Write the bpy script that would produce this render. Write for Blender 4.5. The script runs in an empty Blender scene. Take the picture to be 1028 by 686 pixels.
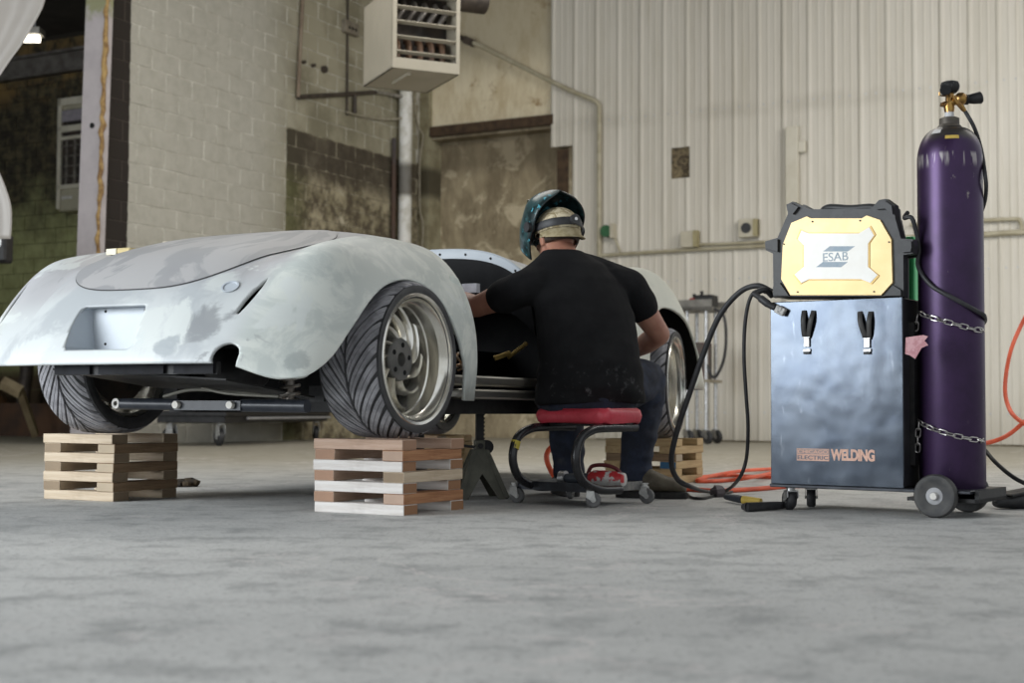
import bpy, bmesh, math, random
import numpy as np
from mathutils import Vector, Matrix, noise
random.seed(7)
C = bpy.context.scene.collection
sc = bpy.context.scene
R = math.radians

# ------------------------------------------------------------------ camera
F_PX, CAM_H, PITCH, ROLL = 1428.0, 0.375, 2.73, 0.3
cam = bpy.data.cameras.new('camera')
cam.lens = F_PX / 1028 * 36; cam.sensor_width = 36
cam.clip_start = 0.05; cam.clip_end = 200
cam.dof.use_dof = True; cam.dof.focus_distance = 5.35; cam.dof.aperture_fstop = 3.5
camo = bpy.data.objects.new('camera', cam); C.objects.link(camo)
CR = Matrix.Rotation(R(90 + PITCH), 3, 'X') @ Matrix.Rotation(R(ROLL), 3, 'Z')
camo.matrix_world = Matrix.Translation((0, 0, CAM_H)) @ CR.to_4x4()
sc.camera = camo
CP = Vector((0, 0, CAM_H))
def ray(x, y):
    return CR @ Vector(((x - 514) / F_PX, (343 - y) / F_PX, -1))
def at(x, y, Y):
    d = ray(x, y); return CP + d * (Y / d.y)
def onfloor(x, y, z=0.0):
    d = ray(x, y); return CP + d * ((z - CAM_H) / d.z)
def onplane(x, y, p, n):
    d = ray(x, y); p = Vector(p); n = Vector(n)
    return CP + d * ((p - CP).dot(n) / d.dot(n))

# ------------------------------------------------------------------ world, lamps, exposure
w = bpy.data.worlds.new('world'); sc.world = w; w.use_nodes = True
bg = w.node_tree.nodes['Background']
bg.inputs[0].default_value = (0.91, 0.96, 1.0, 1); bg.inputs[1].default_value = 0.72
def area(name, loc, target, sx, sy, power, col):
    l = bpy.data.lights.new(name, 'AREA'); l.shape = 'RECTANGLE'; l.size = sx; l.size_y = sy
    l.energy = power; l.color = col
    o = bpy.data.objects.new(name, l); C.objects.link(o); o.location = loc
    o.rotation_euler = (Vector(target) - Vector(loc)).to_track_quat('-Z', 'Y').to_euler()
    return o
area('loading_door_daylight', (-6.8, 2.3, 2.4), (0.5, 6, 0.5), 4.4, 3.8, 660, (0.90, 0.955, 1.0))
area('added_back_wall_fill', (6.5, 8.0, 5.2), (0.5, 18, 2.4), 5.0, 1.6, 290, (1.0, 0.965, 0.90))  # added fill aimed at the back wall, not a real window
area('added_overhead_fill', (0.0, 10.5, 5.9), (0.0, 10.6, 0), 7.0, 3.0, 250, (1.0, 0.965, 0.90))  # invented overhead fill above the frame, no known fitting
sc.view_settings.view_transform = 'Standard'; sc.view_settings.look = 'None'
sc.view_settings.exposure = 0.0; sc.view_settings.gamma = 1.0
sc.view_settings.use_curve_mapping = False
sc.cycles.use_denoising = True
sc.cycles.max_bounces = 8

# ------------------------------------------------------------------ materials
class Nodes:
    def __init__(s, name):
        s.m = bpy.data.materials.new(name); s.m.use_nodes = True
        s.t = s.m.node_tree; s.b = s.t.nodes['Principled BSDF']
    def n(s, typ, **k):
        o = s.t.nodes.new(typ)
        for a, v in k.items(): setattr(o, a, v)
        return o
    def l(s, a, b): s.t.links.new(a, b)
    def val(s, v):
        o = s.n('ShaderNodeValue'); o.outputs[0].default_value = v; return o.outputs[0]
    def math(s, op, a, b=None, clamp=False):
        o = s.n('ShaderNodeMath', operation=op, use_clamp=clamp)
        for i, x in enumerate((a, b)):
            if x is None: continue
            if isinstance(x, (int, float)): o.inputs[i].default_value = x
            else: s.l(x, o.inputs[i])
        return o.outputs[0]
    def mix(s, f, a, b):
        o = s.n('ShaderNodeMix', data_type='RGBA')
        for i, x in ((0, f), (6, a), (7, b)):
            if isinstance(x, (int, float)): o.inputs[i].default_value = x
            elif isinstance(x, tuple): o.inputs[i].default_value = x + (1,)
            else: s.l(x, o.inputs[i])
        return o.outputs[2]
    def coords(s, kind='Object'):
        if kind == 'World': return s.n('ShaderNodeNewGeometry').outputs['Position']
        return s.n('ShaderNodeTexCoord').outputs[kind]
    def mapped(s, vec, scale=(1, 1, 1), rot=(0, 0, 0), loc=(0, 0, 0)):
        o = s.n('ShaderNodeMapping'); s.l(vec, o.inputs[0])
        o.inputs['Scale'].default_value = scale; o.inputs['Rotation'].default_value = rot
        o.inputs['Location'].default_value = loc
        return o.outputs[0]
    def noise(s, vec, scale, detail=4, rough=0.6, dist=0):
        o = s.n('ShaderNodeTexNoise'); s.l(vec, o.inputs['Vector'])
        o.inputs['Scale'].default_value = scale; o.inputs['Detail'].default_value = detail
        o.inputs['Roughness'].default_value = rough; o.inputs['Distortion'].default_value = dist
        return o.outputs['Fac']
    def step(s, x, lo, hi):
        o = s.n('ShaderNodeMapRange', interpolation_type='SMOOTHSTEP')
        s.l(x, o.inputs[0]); o.inputs[1].default_value = lo; o.inputs[2].default_value = hi
        return o.outputs[0]
    def xyz(s, vec):
        o = s.n('ShaderNodeSeparateXYZ'); s.l(vec, o.inputs[0]); return o.outputs
    def bump(s, h, strength=0.3, dist=0.01):
        o = s.n('ShaderNodeBump'); s.l(h, o.inputs['Height'])
        o.inputs['Strength'].default_value = strength; o.inputs['Distance'].default_value = dist
        s.l(o.outputs[0], s.b.inputs['Normal'])
    def col(s, c):
        if isinstance(c, tuple): s.b.inputs['Base Color'].default_value = c + (1,)
        else: s.l(c, s.b.inputs['Base Color'])
    def rough(s, r):
        if isinstance(r, (int, float)): s.b.inputs['Roughness'].default_value = r
        else: s.l(r, s.b.inputs['Roughness'])
    def metal(s, v): s.b.inputs['Metallic'].default_value = v

MATS = {}
def mat(name, c1, c2=None, scale=20, rough=0.6, metal=0.0, bump=0.0, lo=0.35, hi=0.65, stretch=(1, 1, 1), kind='Object', spec=None, detail=4):
    if name in MATS: return MATS[name]
    k = Nodes(name)
    if c2 is None: c2 = tuple(min(1, x * 0.8) for x in c1)
    f = k.noise(k.mapped(k.coords(kind), stretch), scale, detail)
    k.col(k.mix(k.step(f, lo, hi), c1, c2)); k.rough(rough); k.metal(metal)
    if bump: k.bump(f, bump, 0.004)
    if spec is not None: k.b.inputs['Specular IOR Level'].default_value = spec
    MATS[name] = k.m; return k.m
def emit(name, col, s):
    k = Nodes(name); k.col(col); k.b.inputs['Emission Color'].default_value = col + (1,)
    k.b.inputs['Emission Strength'].default_value = s; return k.m

# ------------------------------------------------------------------ mesh builder
PM = {}   # world matrix of every parent we made
class B:
    def __init__(s): s.v = []; s.f = []
    def add(s, vs, fs, M=None):
        o = len(s.v)
        for p in vs: s.v.append(tuple(M @ Vector(p)) if M is not None else tuple(p))
        for q in fs: s.f.append(tuple(i + o for i in q))
        return s
    def box(s, c, size, rot=(0, 0, 0), taper=1.0):
        x, y, z = (t / 2 for t in size)
        vs = [(sx * x * (taper if sz > 0 else 1), sy * y * (taper if sz > 0 else 1), sz * z) for sz in (-1, 1) for sy in (-1, 1) for sx in (-1, 1)]
        fs = [(0, 2, 3, 1), (4, 5, 7, 6), (0, 1, 5, 4), (2, 6, 7, 3), (0, 4, 6, 2), (1, 3, 7, 5)]
        M = Matrix.Translation(c)
        for i, ax in ((2, 'Z'), (1, 'Y'), (0, 'X')):
            if rot[i]: M = M @ Matrix.Rotation(rot[i], 4, ax)
        return s.add(vs, fs, M)
    def bbox(s, x0, x1, y0, y1, z0, z1):
        return s.box(((x0 + x1) / 2, (y0 + y1) / 2, (z0 + z1) / 2), (x1 - x0, y1 - y0, z1 - z0))
    def tube(s, pts, r, n=10, caps=True, closed=False, flat=1.0, up=None):
        pts = [Vector(p) for p in pts]; m = len(pts)
        rs = r if isinstance(r, (list, tuple)) else [r] * m
        T = []
        for i in range(m):
            a = pts[i - 1] if (i > 0 or closed) else pts[i]
            b = pts[(i + 1) % m] if (i < m - 1 or closed) else pts[i]
            T.append((b - a).normalized())
        u = Vector(up) if up else (Vector((0, 0, 1)) if abs(T[0].z) < 0.9 else Vector((1, 0, 0)))
        u = (u - T[0] * u.dot(T[0])).normalized()
        vs = []; fs = []
        for i in range(m):
            u = u - T[i] * u.dot(T[i])
            u = u.normalized() if u.length > 1e-6 else T[i].orthogonal().normalized()
            w_ = T[i].cross(u)
            for k in range(n):
                a = 2 * math.pi * k / n
                vs.append(pts[i] + (u * math.cos(a) + w_ * math.sin(a) * flat) * rs[i])
        for i in range(m if closed else m - 1):
            j = (i + 1) % m
            for k in range(n):
                l = (k + 1) % n
                fs.append((i * n + k, i * n + l, j * n + l, j * n + k))
        if caps and not closed:
            fs.append(tuple(reversed(range(n)))); fs.append(tuple(range((m - 1) * n, m * n)))
        return s.add(vs, fs)
    def lathe(s, prof, n=32, M=None, closed=False):
        # profile of (radius, height) turned about local Z
        vs = []; fs = []; m = len(prof)
        for r, z in prof:
            for k in range(n):
                a = 2 * math.pi * k / n; vs.append((r * math.cos(a), r * math.sin(a), z))
        for i in range(m if closed else m - 1):
            j = (i + 1) % m
            for k in range(n):
                l = (k + 1) % n; fs.append((i * n + k, i * n + l, j * n + l, j * n + k))
        if not closed:
            if prof[0][0] > 1e-6: fs.append(tuple(reversed(range(n))))
            if prof[-1][0] > 1e-6: fs.append(tuple(range((m - 1) * n, m * n)))
        return s.add(vs, fs, M)
    def cyl(s, a, b, r, n=16, r2=None):
        return s.tube([a, b], [r, r if r2 is None else r2], n)
    def prism(s, poly, M, d0, d1, inset=0.0):
        # polygon in local XZ, pushed along local Y from d0 to d1 (inset shrinks the d0 face: a bevel)
        n = len(poly); cx = sum(p[0] for p in poly) / n; cz = sum(p[1] for p in poly) / n
        fr = []
        for x, z in poly:
            d = math.hypot(x - cx, z - cz) or 1
            k = 1 - inset / d; fr.append((cx + (x - cx) * k, cz + (z - cz) * k))
        vs = [(x, d0, z) for x, z in fr] + [(x, d1, z) for x, z in poly]
        fs = [tuple(range(n)), tuple(reversed(range(n, 2 * n)))]
        fs += [(i, i + n, (i + 1) % n + n, (i + 1) % n) for i in range(n)]
        return s.add(vs, fs, M)
    def ball(s, c, r, n=12, m=8, M=None):
        rr = (r, r, r) if isinstance(r, (int, float)) else r
        vs = []; fs = []
        for i in range(m + 1):
            t = math.pi * i / m
            for k in range(n):
                a = 2 * math.pi * k / n
                vs.append((rr[0] * math.sin(t) * math.cos(a), rr[1] * math.sin(t) * math.sin(a), rr[2] * math.cos(t)))
        for i in range(m):
            for k in range(n):
                l = (k + 1) % n; fs.append((i * n + k, (i + 1) * n + k, (i + 1) * n + l, i * n + l))
        T = Matrix.Translation(c)
        return s.add(vs, fs, T @ M if M is not None else T)
    def build(s, name, m, parent=None, smooth=False, world=True, bevel=0.0, seg=1):
        me = bpy.data.meshes.new(name)
        V = s.v
        if parent is not None and world:
            I = PM[parent.name].inverted(); V = [tuple(I @ Vector(p)) for p in V]
        me.from_pydata(V, [], s.f); me.update()
        bm = bmesh.new(); bm.from_mesh(me)
        bmesh.ops.remove_doubles(bm, verts=bm.verts, dist=1e-6)
        bmesh.ops.recalc_face_normals(bm, faces=bm.faces)
        bm.to_mesh(me); bm.free()
        if smooth:
            me.polygons.foreach_set('use_smooth', [True] * len(me.polygons))
            try: me.set_sharp_from_angle(angle=R(smooth if smooth is not True else 45))
            except Exception: pass
        o = bpy.data.objects.new(name, me); C.objects.link(o)
        me.materials.append(m)
        if parent is not None:
            o.parent = parent; PM[o.name] = PM[parent.name].copy()
        else: PM[o.name] = Matrix.Identity(4)
        if bevel:
            b = o.modifiers.new('bevel', 'BEVEL'); b.width = bevel; b.segments = seg; b.limit_method = 'ANGLE'
        return o
def tag(o, label=None, cat=None, group=None, kind=None):
    if label: o['label'] = label
    if cat: o['category'] = cat
    if group: o['group'] = group
    if kind: o['kind'] = kind
    return o
def thing(name, label, cat, loc=(0, 0, 0), rotz=0.0, group=None):
    o = bpy.data.objects.new(name, None); C.objects.link(o); o.empty_display_size = 0.05
    o.location = loc; o.rotation_euler = (0, 0, rotz)
    PM[o.name] = Matrix.Translation(loc) @ Matrix.Rotation(rotz, 4, 'Z')
    return tag(o, label, cat, group)
def copy_part(o, parent):
    c = o.copy(); C.objects.link(c); c.parent = parent
    PM[c.name] = PM[parent.name].copy()
    return c
def copy_tree(o, parent=None):
    c = o.copy(); C.objects.link(c)
    if parent is not None: c.parent = parent
    for ch in list(o.children): copy_tree(ch, c)
    return c
def spline(pts, n=8, closed=False):
    P = [Vector(p) for p in pts]; out = []; m = len(P)
    for i in range(m if closed else m - 1):
        p1, p2 = P[i], P[(i + 1) % m]
        p0 = P[i - 1] if (i > 0 or closed) else p1 * 2 - p2
        p3 = P[(i + 2) % m] if (i < m - 2 or closed) else p2 * 2 - p1
        for k in range(n):
            t = k / n
            out.append(0.5 * ((2 * p1) + (p2 - p0) * t + (2 * p0 - 5 * p1 + 4 * p2 - p3) * t * t + (3 * p1 - p0 - 3 * p2 + p3) * t ** 3))
    if not closed: out.append(P[-1])
    return out
def text(name, body, m, parent, M, size, extrude=0.0006, offset=0.0, align='CENTER', space=1.0, sx=1.0):
    cu = bpy.data.curves.new(name, 'FONT'); cu.body = body; cu.size = size; cu.extrude = extrude
    cu.offset = offset; cu.align_x = align; cu.align_y = 'CENTER'; cu.space_character = space
    o = bpy.data.objects.new(name, cu); C.objects.link(o); cu.materials.append(m)
    o.parent = parent; o.matrix_local = M @ Matrix.Diagonal((sx, 1, 1, 1))
    PM[o.name] = PM[parent.name].copy()
    return o
def evaluated(o):
    dg = bpy.context.evaluated_depsgraph_get()
    me = bpy.data.meshes.new_from_object(o.evaluated_get(dg), preserve_all_data_layers=False, depsgraph=dg)
    old = o.data; o.modifiers.clear(); o.data = me; bpy.data.meshes.remove(old)

# plain materials used in many places
BLACK = mat('black_rubber', (0.018, 0.018, 0.02), (0.03, 0.03, 0.032), 30, 0.55)
BLKMET = mat('black_painted_steel', (0.013, 0.013, 0.014), (0.026, 0.025, 0.025), 18, 0.45, 0.0, spec=0.25)
CHROME = mat('bright_chrome', (0.82, 0.80, 0.76), (0.68, 0.66, 0.6), 14, 0.16, 1.0)
ZINC = mat('zinc_plated_steel', (0.62, 0.62, 0.62), (0.42, 0.42, 0.42), 40, 0.35, 0.9)
GREYPL = mat('grey_plastic', (0.35, 0.35, 0.36), (0.25, 0.25, 0.26), 20, 0.5)
ORANGE = mat('orange_rubber_hose', (0.80, 0.12, 0.045), (0.62, 0.09, 0.035), 12, 0.5)
# ================================================================== THE SETTING
RA = R(-28.5); K = Vector((-1.255, 19.08, 0))
RM = Matrix.Translation(K) @ Matrix.Rotation(RA, 4, 'Z')
bx_, wy_ = RM.to_3x3() @ Vector((1, 0, 0)), RM.to_3x3() @ Vector((0, 1, 0))
def room(p): return RM.inverted() @ Vector(p)
def on_back(x, y, off=0.0): return room(onplane(x, y, K + wy_ * off, wy_))
def on_left(x, y, off=0.0): return room(onplane(x, y, K + bx_ * off, bx_))
ROOMLOC = (-(RM.to_3x3().inverted() @ K).x, -(RM.to_3x3().inverted() @ K).y, 0)
def roomvec(k): return k.mapped(k.coords('World'), rot=(0, 0, -RA), loc=ROOMLOC)
def rstruct(name, b, m, smooth=False):
    o = b.build(name, m, None, smooth); o.matrix_world = RM.copy(); PM[o.name] = RM.copy(); o['kind'] = 'structure'; return o
def rthing(name, label, cat, rx, ry, z=0.0, group=None):
    p = RM @ Vector((rx, ry, z)); return thing(name, label, cat, p, RA, group)

# --- floor
k = Nodes('concrete_floor'); P = k.coords('World')
n1 = k.noise(P, 0.55, 6, 0.6); n2 = k.noise(P, 5.5, 8, 0.7); n3 = k.noise(P, 60, 3, 0.7); n4 = k.noise(k.mapped(P, (0.35, 1.6, 1)), 2.2, 6, 0.65, 0.4)
c = k.mix(k.step(n1, 0.32, 0.68), (0.56, 0.558, 0.54), (0.43, 0.43, 0.418))
c = k.mix(k.math('MULTIPLY', k.step(n2, 0.46, 0.66), 0.7), c, (0.25, 0.253, 0.25))
c = k.mix(k.math('MULTIPLY', k.step(n4, 0.5, 0.72), 0.3), c, (0.54, 0.54, 0.52))
c = k.mix(k.math('MULTIPLY', k.step(n3, 0.54, 0.68), 0.7), c, (0.16, 0.16, 0.155))
c = k.mix(k.math('MULTIPLY', k.step(k.noise(P, 1.7, 9, 0.75, 0.8), 0.63, 0.70), 0.55), c, (0.13, 0.12, 0.11))
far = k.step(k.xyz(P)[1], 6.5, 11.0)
c = k.mix(k.math('MULTIPLY', far, 0.72), c, (0.27, 0.235, 0.16))  # dimmer, warmer light of the far end put into the floor colour
cr = k.noise(P, 0.9, 7, 0.62, 0.25); cr = k.math('ABSOLUTE', k.math('SUBTRACT', cr, 0.5))
lineF = k.math('SUBTRACT', 1.0, k.step(cr, 0.0, 0.009))
c = k.mix(k.math('MULTIPLY', lineF, k.math('MULTIPLY', k.step(n1, 0.45, 0.55), 0.7)), c, (0.62, 0.58, 0.56))
k.col(c); k.rough(k.math('ADD', 0.5, k.math('MULTIPLY', n2, 0.35)))
h = k.math('ADD', k.math('MULTIPLY', n2, 0.6), k.math('MULTIPLY', n3, 0.35)); k.bump(h, 0.6, 0.008)
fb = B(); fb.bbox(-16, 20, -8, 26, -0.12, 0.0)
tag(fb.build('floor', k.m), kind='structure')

# --- painted concrete blocks: left wall
k = Nodes('painted_block'); V = roomvec(k); X = k.xyz(V)
g1 = k.noise(V, 1.1, 5, 0.65); g2 = k.noise(V, 7, 6, 0.7); g3 = k.noise(V, 45, 3)
white = k.mix(k.step(g2, 0.35, 0.75), (0.475, 0.455, 0.395), (0.40, 0.382, 0.325))
dirty = k.mix(k.step(g1, 0.4, 0.65), (0.37, 0.34, 0.245), (0.21, 0.19, 0.125))
old = k.mix(k.step(g2, 0.42, 0.6), (0.10, 0.078, 0.05), (0.26, 0.225, 0.14))
old = k.mix(k.step(g1, 0.50, 0.60), old, (0.44, 0.385, 0.26)); old = k.mix(k.step(k.noise(V, 3.5, 7, 0.75, 0.5), 0.60, 0.64), old, (0.50, 0.45, 0.33))
green = k.math('SUBTRACT', 1.0, k.step(X[1], -2.9, -2.35))
old = k.mix(k.math('MULTIPLY', green, 0.75), old, (0.085, 0.09, 0.03))
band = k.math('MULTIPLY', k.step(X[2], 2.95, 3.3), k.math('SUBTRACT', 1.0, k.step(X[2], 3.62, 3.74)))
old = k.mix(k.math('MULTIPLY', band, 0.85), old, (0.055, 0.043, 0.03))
zone = k.math('GREATER_THAN', k.math('ADD', X[1], k.math('MULTIPLY', k.math('SUBTRACT', g3, 0.5), 0.08)), -2.93)
low = k.math('LESS_THAN', k.math('ADD', X[2], k.math('MULTIPLY', g1, 0.12)), 3.72)
c = k.mix(k.math('MULTIPLY', k.step(X[1], -3.7, -2.5), 0.95), white, dirty)
c = k.mix(k.math('MULTIPLY', zone, low), c, old)
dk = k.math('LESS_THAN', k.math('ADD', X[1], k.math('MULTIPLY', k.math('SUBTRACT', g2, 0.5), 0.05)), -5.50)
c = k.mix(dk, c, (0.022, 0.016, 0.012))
k.col(c); k.rough(0.85); k.bump(k.math('ADD', g3, g2), 0.35, 0.008)
BLOCK = k.m
k = Nodes('block_mortar'); V = roomvec(k); X = k.xyz(V); g2 = k.noise(V, 7, 5)
mo = k.mix(k.step(k.noise(V, 4, 6, 0.7), 0.38, 0.60), (0.74, 0.72, 0.65), (0.42, 0.40, 0.34))
zone = k.math('MULTIPLY', k.math('GREATER_THAN', X[1], -2.93), k.math('LESS_THAN', X[2], 3.68))
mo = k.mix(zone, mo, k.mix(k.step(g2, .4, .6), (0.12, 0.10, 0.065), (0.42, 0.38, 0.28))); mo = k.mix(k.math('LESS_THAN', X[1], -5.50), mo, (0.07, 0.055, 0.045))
k.col(mo); k.rough(0.9); MORTAR = k.m
WALL_H = 6.0; CO = 0.2033; BL = 0.4066
wl = rstruct('wall_left', B().bbox(-0.24, -0.002, -5.80, 0.3, 0, WALL_H), MORTAR)
def block_mesh(name, l, h, d=0.024, g=0.007, axis='y'):
    b = B(); x = l / 2 - g; z = h / 2 - g * .55; c = 0.006
    for i, (xx, zz, dd) in enumerate(((x, z, 0), (x, z, d - 0.004), (x - c, z - c, d))):
        for sx, sz in ((-1, -1), (1, -1), (1, 1), (-1, 1)):
            b.v.append((dd, sx * xx, sz * zz) if axis == 'y' else (sx * xx, -dd, sz * zz))
    for i in range(2):
        for j in range(4): b.f.append((i * 4 + j, i * 4 + (j + 1) % 4, i * 4 + 4 + (j + 1) % 4, i * 4 + 4 + j))
    b.f.append((8, 9, 10, 11)); b.f.append((3, 2, 1, 0))
    return b
def put_blocks(parent, M_, u0, u1, z_low, zmax, axis, fixed, maxn=290, name='block'):
    proto = {}; low = B(); cnt = 0; cells = []
    row = 0; z = 0.0
    while z < zmax:
        u = u0 - (BL / 2 if row % 2 else 0)
        while u < u1 - 0.02:
            a, b_ = max(u, u0), min(u + BL, u1)
            if b_ - a > 0.06: cells.append((a, b_, z))
            u += BL
        z += CO; row += 1
    cells.sort(key=lambda q: -q[2] if False else 0)
    for a, b_, z in cells:
        L = round(b_ - a, 3); jit = random.uniform(-0.002, 0.002)
        c = ((fixed - 0.02 + jit, (a + b_) / 2, z + CO / 2) if axis == 'y' else ((a + b_) / 2, fixed + 0.02 + jit, z + CO / 2))
        if z >= z_low and cnt < maxn:
            cnt += 1
            if L in proto:
                o = proto[L].copy(); C.objects.link(o); o.parent = parent
            else:
                o = block_mesh(name, L, CO, axis=axis).build(name, M_, parent, world=False); proto[L] = o
            o.location = c; o.rotation_euler = (random.uniform(-.004, .004),) * 3
            PM[o.name] = PM[parent.name].copy()
        else:
            q = block_mesh(name, L, CO, axis=axis); low.add(q.v, q.f, Matrix.Translation(c))
    if low.v:
        o = low.build(name + '_remainder', M_, parent, world=False); o['kind'] = 'stuff'
put_blocks(wl, BLOCK, -5.79, -0.05, 1.85, WALL_H, 'y', 0.0, 298)

# --- green block wall of the next bay
k = Nodes('green_block'); V = roomvec(k); X = k.xyz(V)
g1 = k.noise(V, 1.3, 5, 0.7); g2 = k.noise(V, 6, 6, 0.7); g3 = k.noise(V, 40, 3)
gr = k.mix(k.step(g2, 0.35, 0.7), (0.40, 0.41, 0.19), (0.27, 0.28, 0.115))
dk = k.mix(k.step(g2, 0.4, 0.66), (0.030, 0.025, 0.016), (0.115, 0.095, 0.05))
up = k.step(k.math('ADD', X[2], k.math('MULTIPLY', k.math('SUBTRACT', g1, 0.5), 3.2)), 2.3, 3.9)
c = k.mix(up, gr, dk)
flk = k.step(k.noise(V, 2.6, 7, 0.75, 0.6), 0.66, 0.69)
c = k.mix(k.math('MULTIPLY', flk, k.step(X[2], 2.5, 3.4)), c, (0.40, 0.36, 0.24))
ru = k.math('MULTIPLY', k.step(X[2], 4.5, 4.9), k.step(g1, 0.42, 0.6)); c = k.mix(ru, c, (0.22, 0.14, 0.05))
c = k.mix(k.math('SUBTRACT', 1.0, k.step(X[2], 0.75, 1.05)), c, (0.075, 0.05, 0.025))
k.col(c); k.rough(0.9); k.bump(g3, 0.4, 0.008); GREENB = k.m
k = Nodes('green_mortar'); V = roomvec(k); X = k.xyz(V)
k.col(k.mix(k.step(X[2], 2.2, 3.3), (0.17, 0.17, 0.08), (0.03, 0.025, 0.018))); k.rough(0.95)
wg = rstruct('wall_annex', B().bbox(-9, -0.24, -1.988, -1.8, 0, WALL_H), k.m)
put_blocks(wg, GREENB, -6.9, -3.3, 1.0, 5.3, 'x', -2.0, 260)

# --- pillar at the end of the left wall, with the torn edge of sprayed foam
k = Nodes('lavender_paint'); V = roomvec(k); X = k.xyz(V); g = k.noise(V, 5, 6, 0.7)
c = k.mix(k.step(g, 0.35, 0.7), (0.54, 0.49, 0.49), (0.47, 0.425, 0.43))
gt = k.step(k.math('ADD', X[2], k.math('MULTIPLY', g, 0.5)), 4.45, 4.6); c = k.mix(gt, c, (0.31, 0.31, 0.18))
k.col(c); k.rough(0.75); k.bump(g, 0.15, 0.01)
a_ = on_left(101, 340); pz = B()
pz.bbox(-0.29, -0.01, -0.09, 0.0, 0, WALL_H - 0.05)
pil = rstruct('trim_pillar', pz, k.m)
pil.matrix_world = RM @ Matrix.Translation((-0.02, -5.82, 0)) @ Matrix.Rotation(R(1.3), 4, 'Y'); PM[pil.name] = pil.matrix_world.copy()
k = Nodes('spray_foam'); g = k.noise(k.coords('Object'), 14, 5, 0.7); k.col(k.mix(k.step(g, 0.35, 0.65), (0.45, 0.30, 0.12), (0.20, 0.11, 0.045))); k.rough(0.9); k.bump(g, 0.6, 0.03)
b = B(); pts = []
for i in range(60):
    z = 1.2 + i * 0.075; pts.append((-0.012 + random.uniform(-.014, .014), -0.088 + random.uniform(-.010, .010), z))
b.tube(pts, [random.uniform(0.014, 0.034) for _ in pts], 7)
b.build('foam_edge', k.m, pil, True, world=False)
bo = B().cyl((-0.14, -0.088, 3.15), (-0.14, -0.102, 3.15), 0.028, 12).build('bolt_head', BLKMET, pil, True, world=False)

# --- back wall: old concrete and white ribbed siding
k = Nodes('old_concrete'); V = roomvec(k); X = k.xyz(V)
g1 = k.noise(V, 1.2, 6, 0.7); g2 = k.noise(k.mapped(V, (1, 1, 0.35)), 3.5, 8, 0.75); g3 = k.noise(V, 50, 3)
lo_ = k.mix(k.step(g2, 0.35, 0.66), (0.44, 0.365, 0.24), (0.22, 0.175, 0.11)); lo_ = k.mix(k.step(k.noise(V, 2.2, 6, 0.7, 0.6), 0.52, 0.62), lo_, (0.60, 0.515, 0.36))
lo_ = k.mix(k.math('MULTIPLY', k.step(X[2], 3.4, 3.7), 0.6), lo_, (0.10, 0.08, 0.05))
hi_ = k.mix(k.step(g2, 0.4, 0.7), (0.80, 0.71, 0.52), (0.60, 0.49, 0.31))
hi_ = k.mix(k.step(g1, 0.58, 0.66), hi_, (0.36, 0.24, 0.12))
hi_ = k.mix(k.math('MULTIPLY', k.step(X[2], 4.6, 5.2), 0.55), hi_, (0.27, 0.235, 0.16))
c = k.mix(k.math('GREATER_THAN', X[2], 4.05), lo_, hi_)
k.col(c); k.rough(0.9); k.bump(k.math('ADD', g2, g3), 0.35, 0.012); OLDC = k.m
b = B(); b.bbox(-0.24, 2.6, 0.30, 0.5, 0, 4.0)      # recessed lower concrete
b.bbox(0.14, 2.6, 0.06, 0.30, 4.0, WALL_H)          # upper panel
b.bbox(2.22, 11.5, 0.04, 0.5, 0, WALL_H)            # backing of the siding
wb = rstruct('wall_back', b, OLDC)
rust = mat('rusted_beam', (0.10, 0.062, 0.035), (0.055, 0.035, 0.022), 9, 0.85, 0.2, 0.3)
LZ = on_back(490, 127).z
B().bbox(0.16, 2.02, -0.02, 0.07, LZ - .06, LZ + .07).build('lintel_beam', rust, wb, world=False)
B().bbox(2.06, 2.22, 0.02, 0.3, 0, 3.7).build('rusted_post', rust, wb, world=False)
k = Nodes('cream_pilaster'); V = roomvec(k); g = k.noise(V, 4, 6, 0.7); X = k.xyz(V)
c = k.mix(k.step(g, 0.4, 0.65), (0.36, 0.33, 0.22), (0.24, 0.21, 0.13))
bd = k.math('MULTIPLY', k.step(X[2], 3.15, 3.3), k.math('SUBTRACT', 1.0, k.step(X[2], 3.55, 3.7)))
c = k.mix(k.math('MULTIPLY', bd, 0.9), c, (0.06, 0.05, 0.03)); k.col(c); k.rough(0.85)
B().bbox(-0.02, 0.15, -0.02, 0.30, 0, WALL_H).build('pilaster', k.m, wb, world=False)

k = Nodes('white_ribbed_siding'); V = roomvec(k); X = k.xyz(V)
g1 = k.noise(k.mapped(V, (1, 1, 0.12)), 3.2, 6, 0.7); g2 = k.noise(V, 1.0, 4); g3 = k.noise(k.mapped(V, (1, 1, 0.05)), 12, 3)
c = k.mix(k.step(g1, 0.35, 0.75), (0.635, 0.60, 0.53), (0.55, 0.515, 0.44))
c = k.mix(k.math('MULTIPLY', k.step(g3, 0.5, 0.75), 0.4), c, (0.50, 0.455, 0.36))
sm = k.math('SUBTRACT', 1.0, k.step(k.math('ABSOLUTE', k.math('SUBTRACT', X[2], 4.0)), 0.02, 0.16))
c = k.mix(k.math('MULTIPLY', sm, k.math('MULTIPLY', k.step(g2, 0.4, 0.6), 0.25)), c, (0.30, 0.27, 0.21))
c = k.mix(k.math('MULTIPLY', k.math('SUBTRACT', 1.0, k.step(k.math('ADD', X[2], k.math('MULTIPLY', g1, 0.5)), 0.2, 0.9)), 0.4), c, (0.30, 0.26, 0.19))
k.col(c); k.rough(0.5); SIDING = k.m
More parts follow.
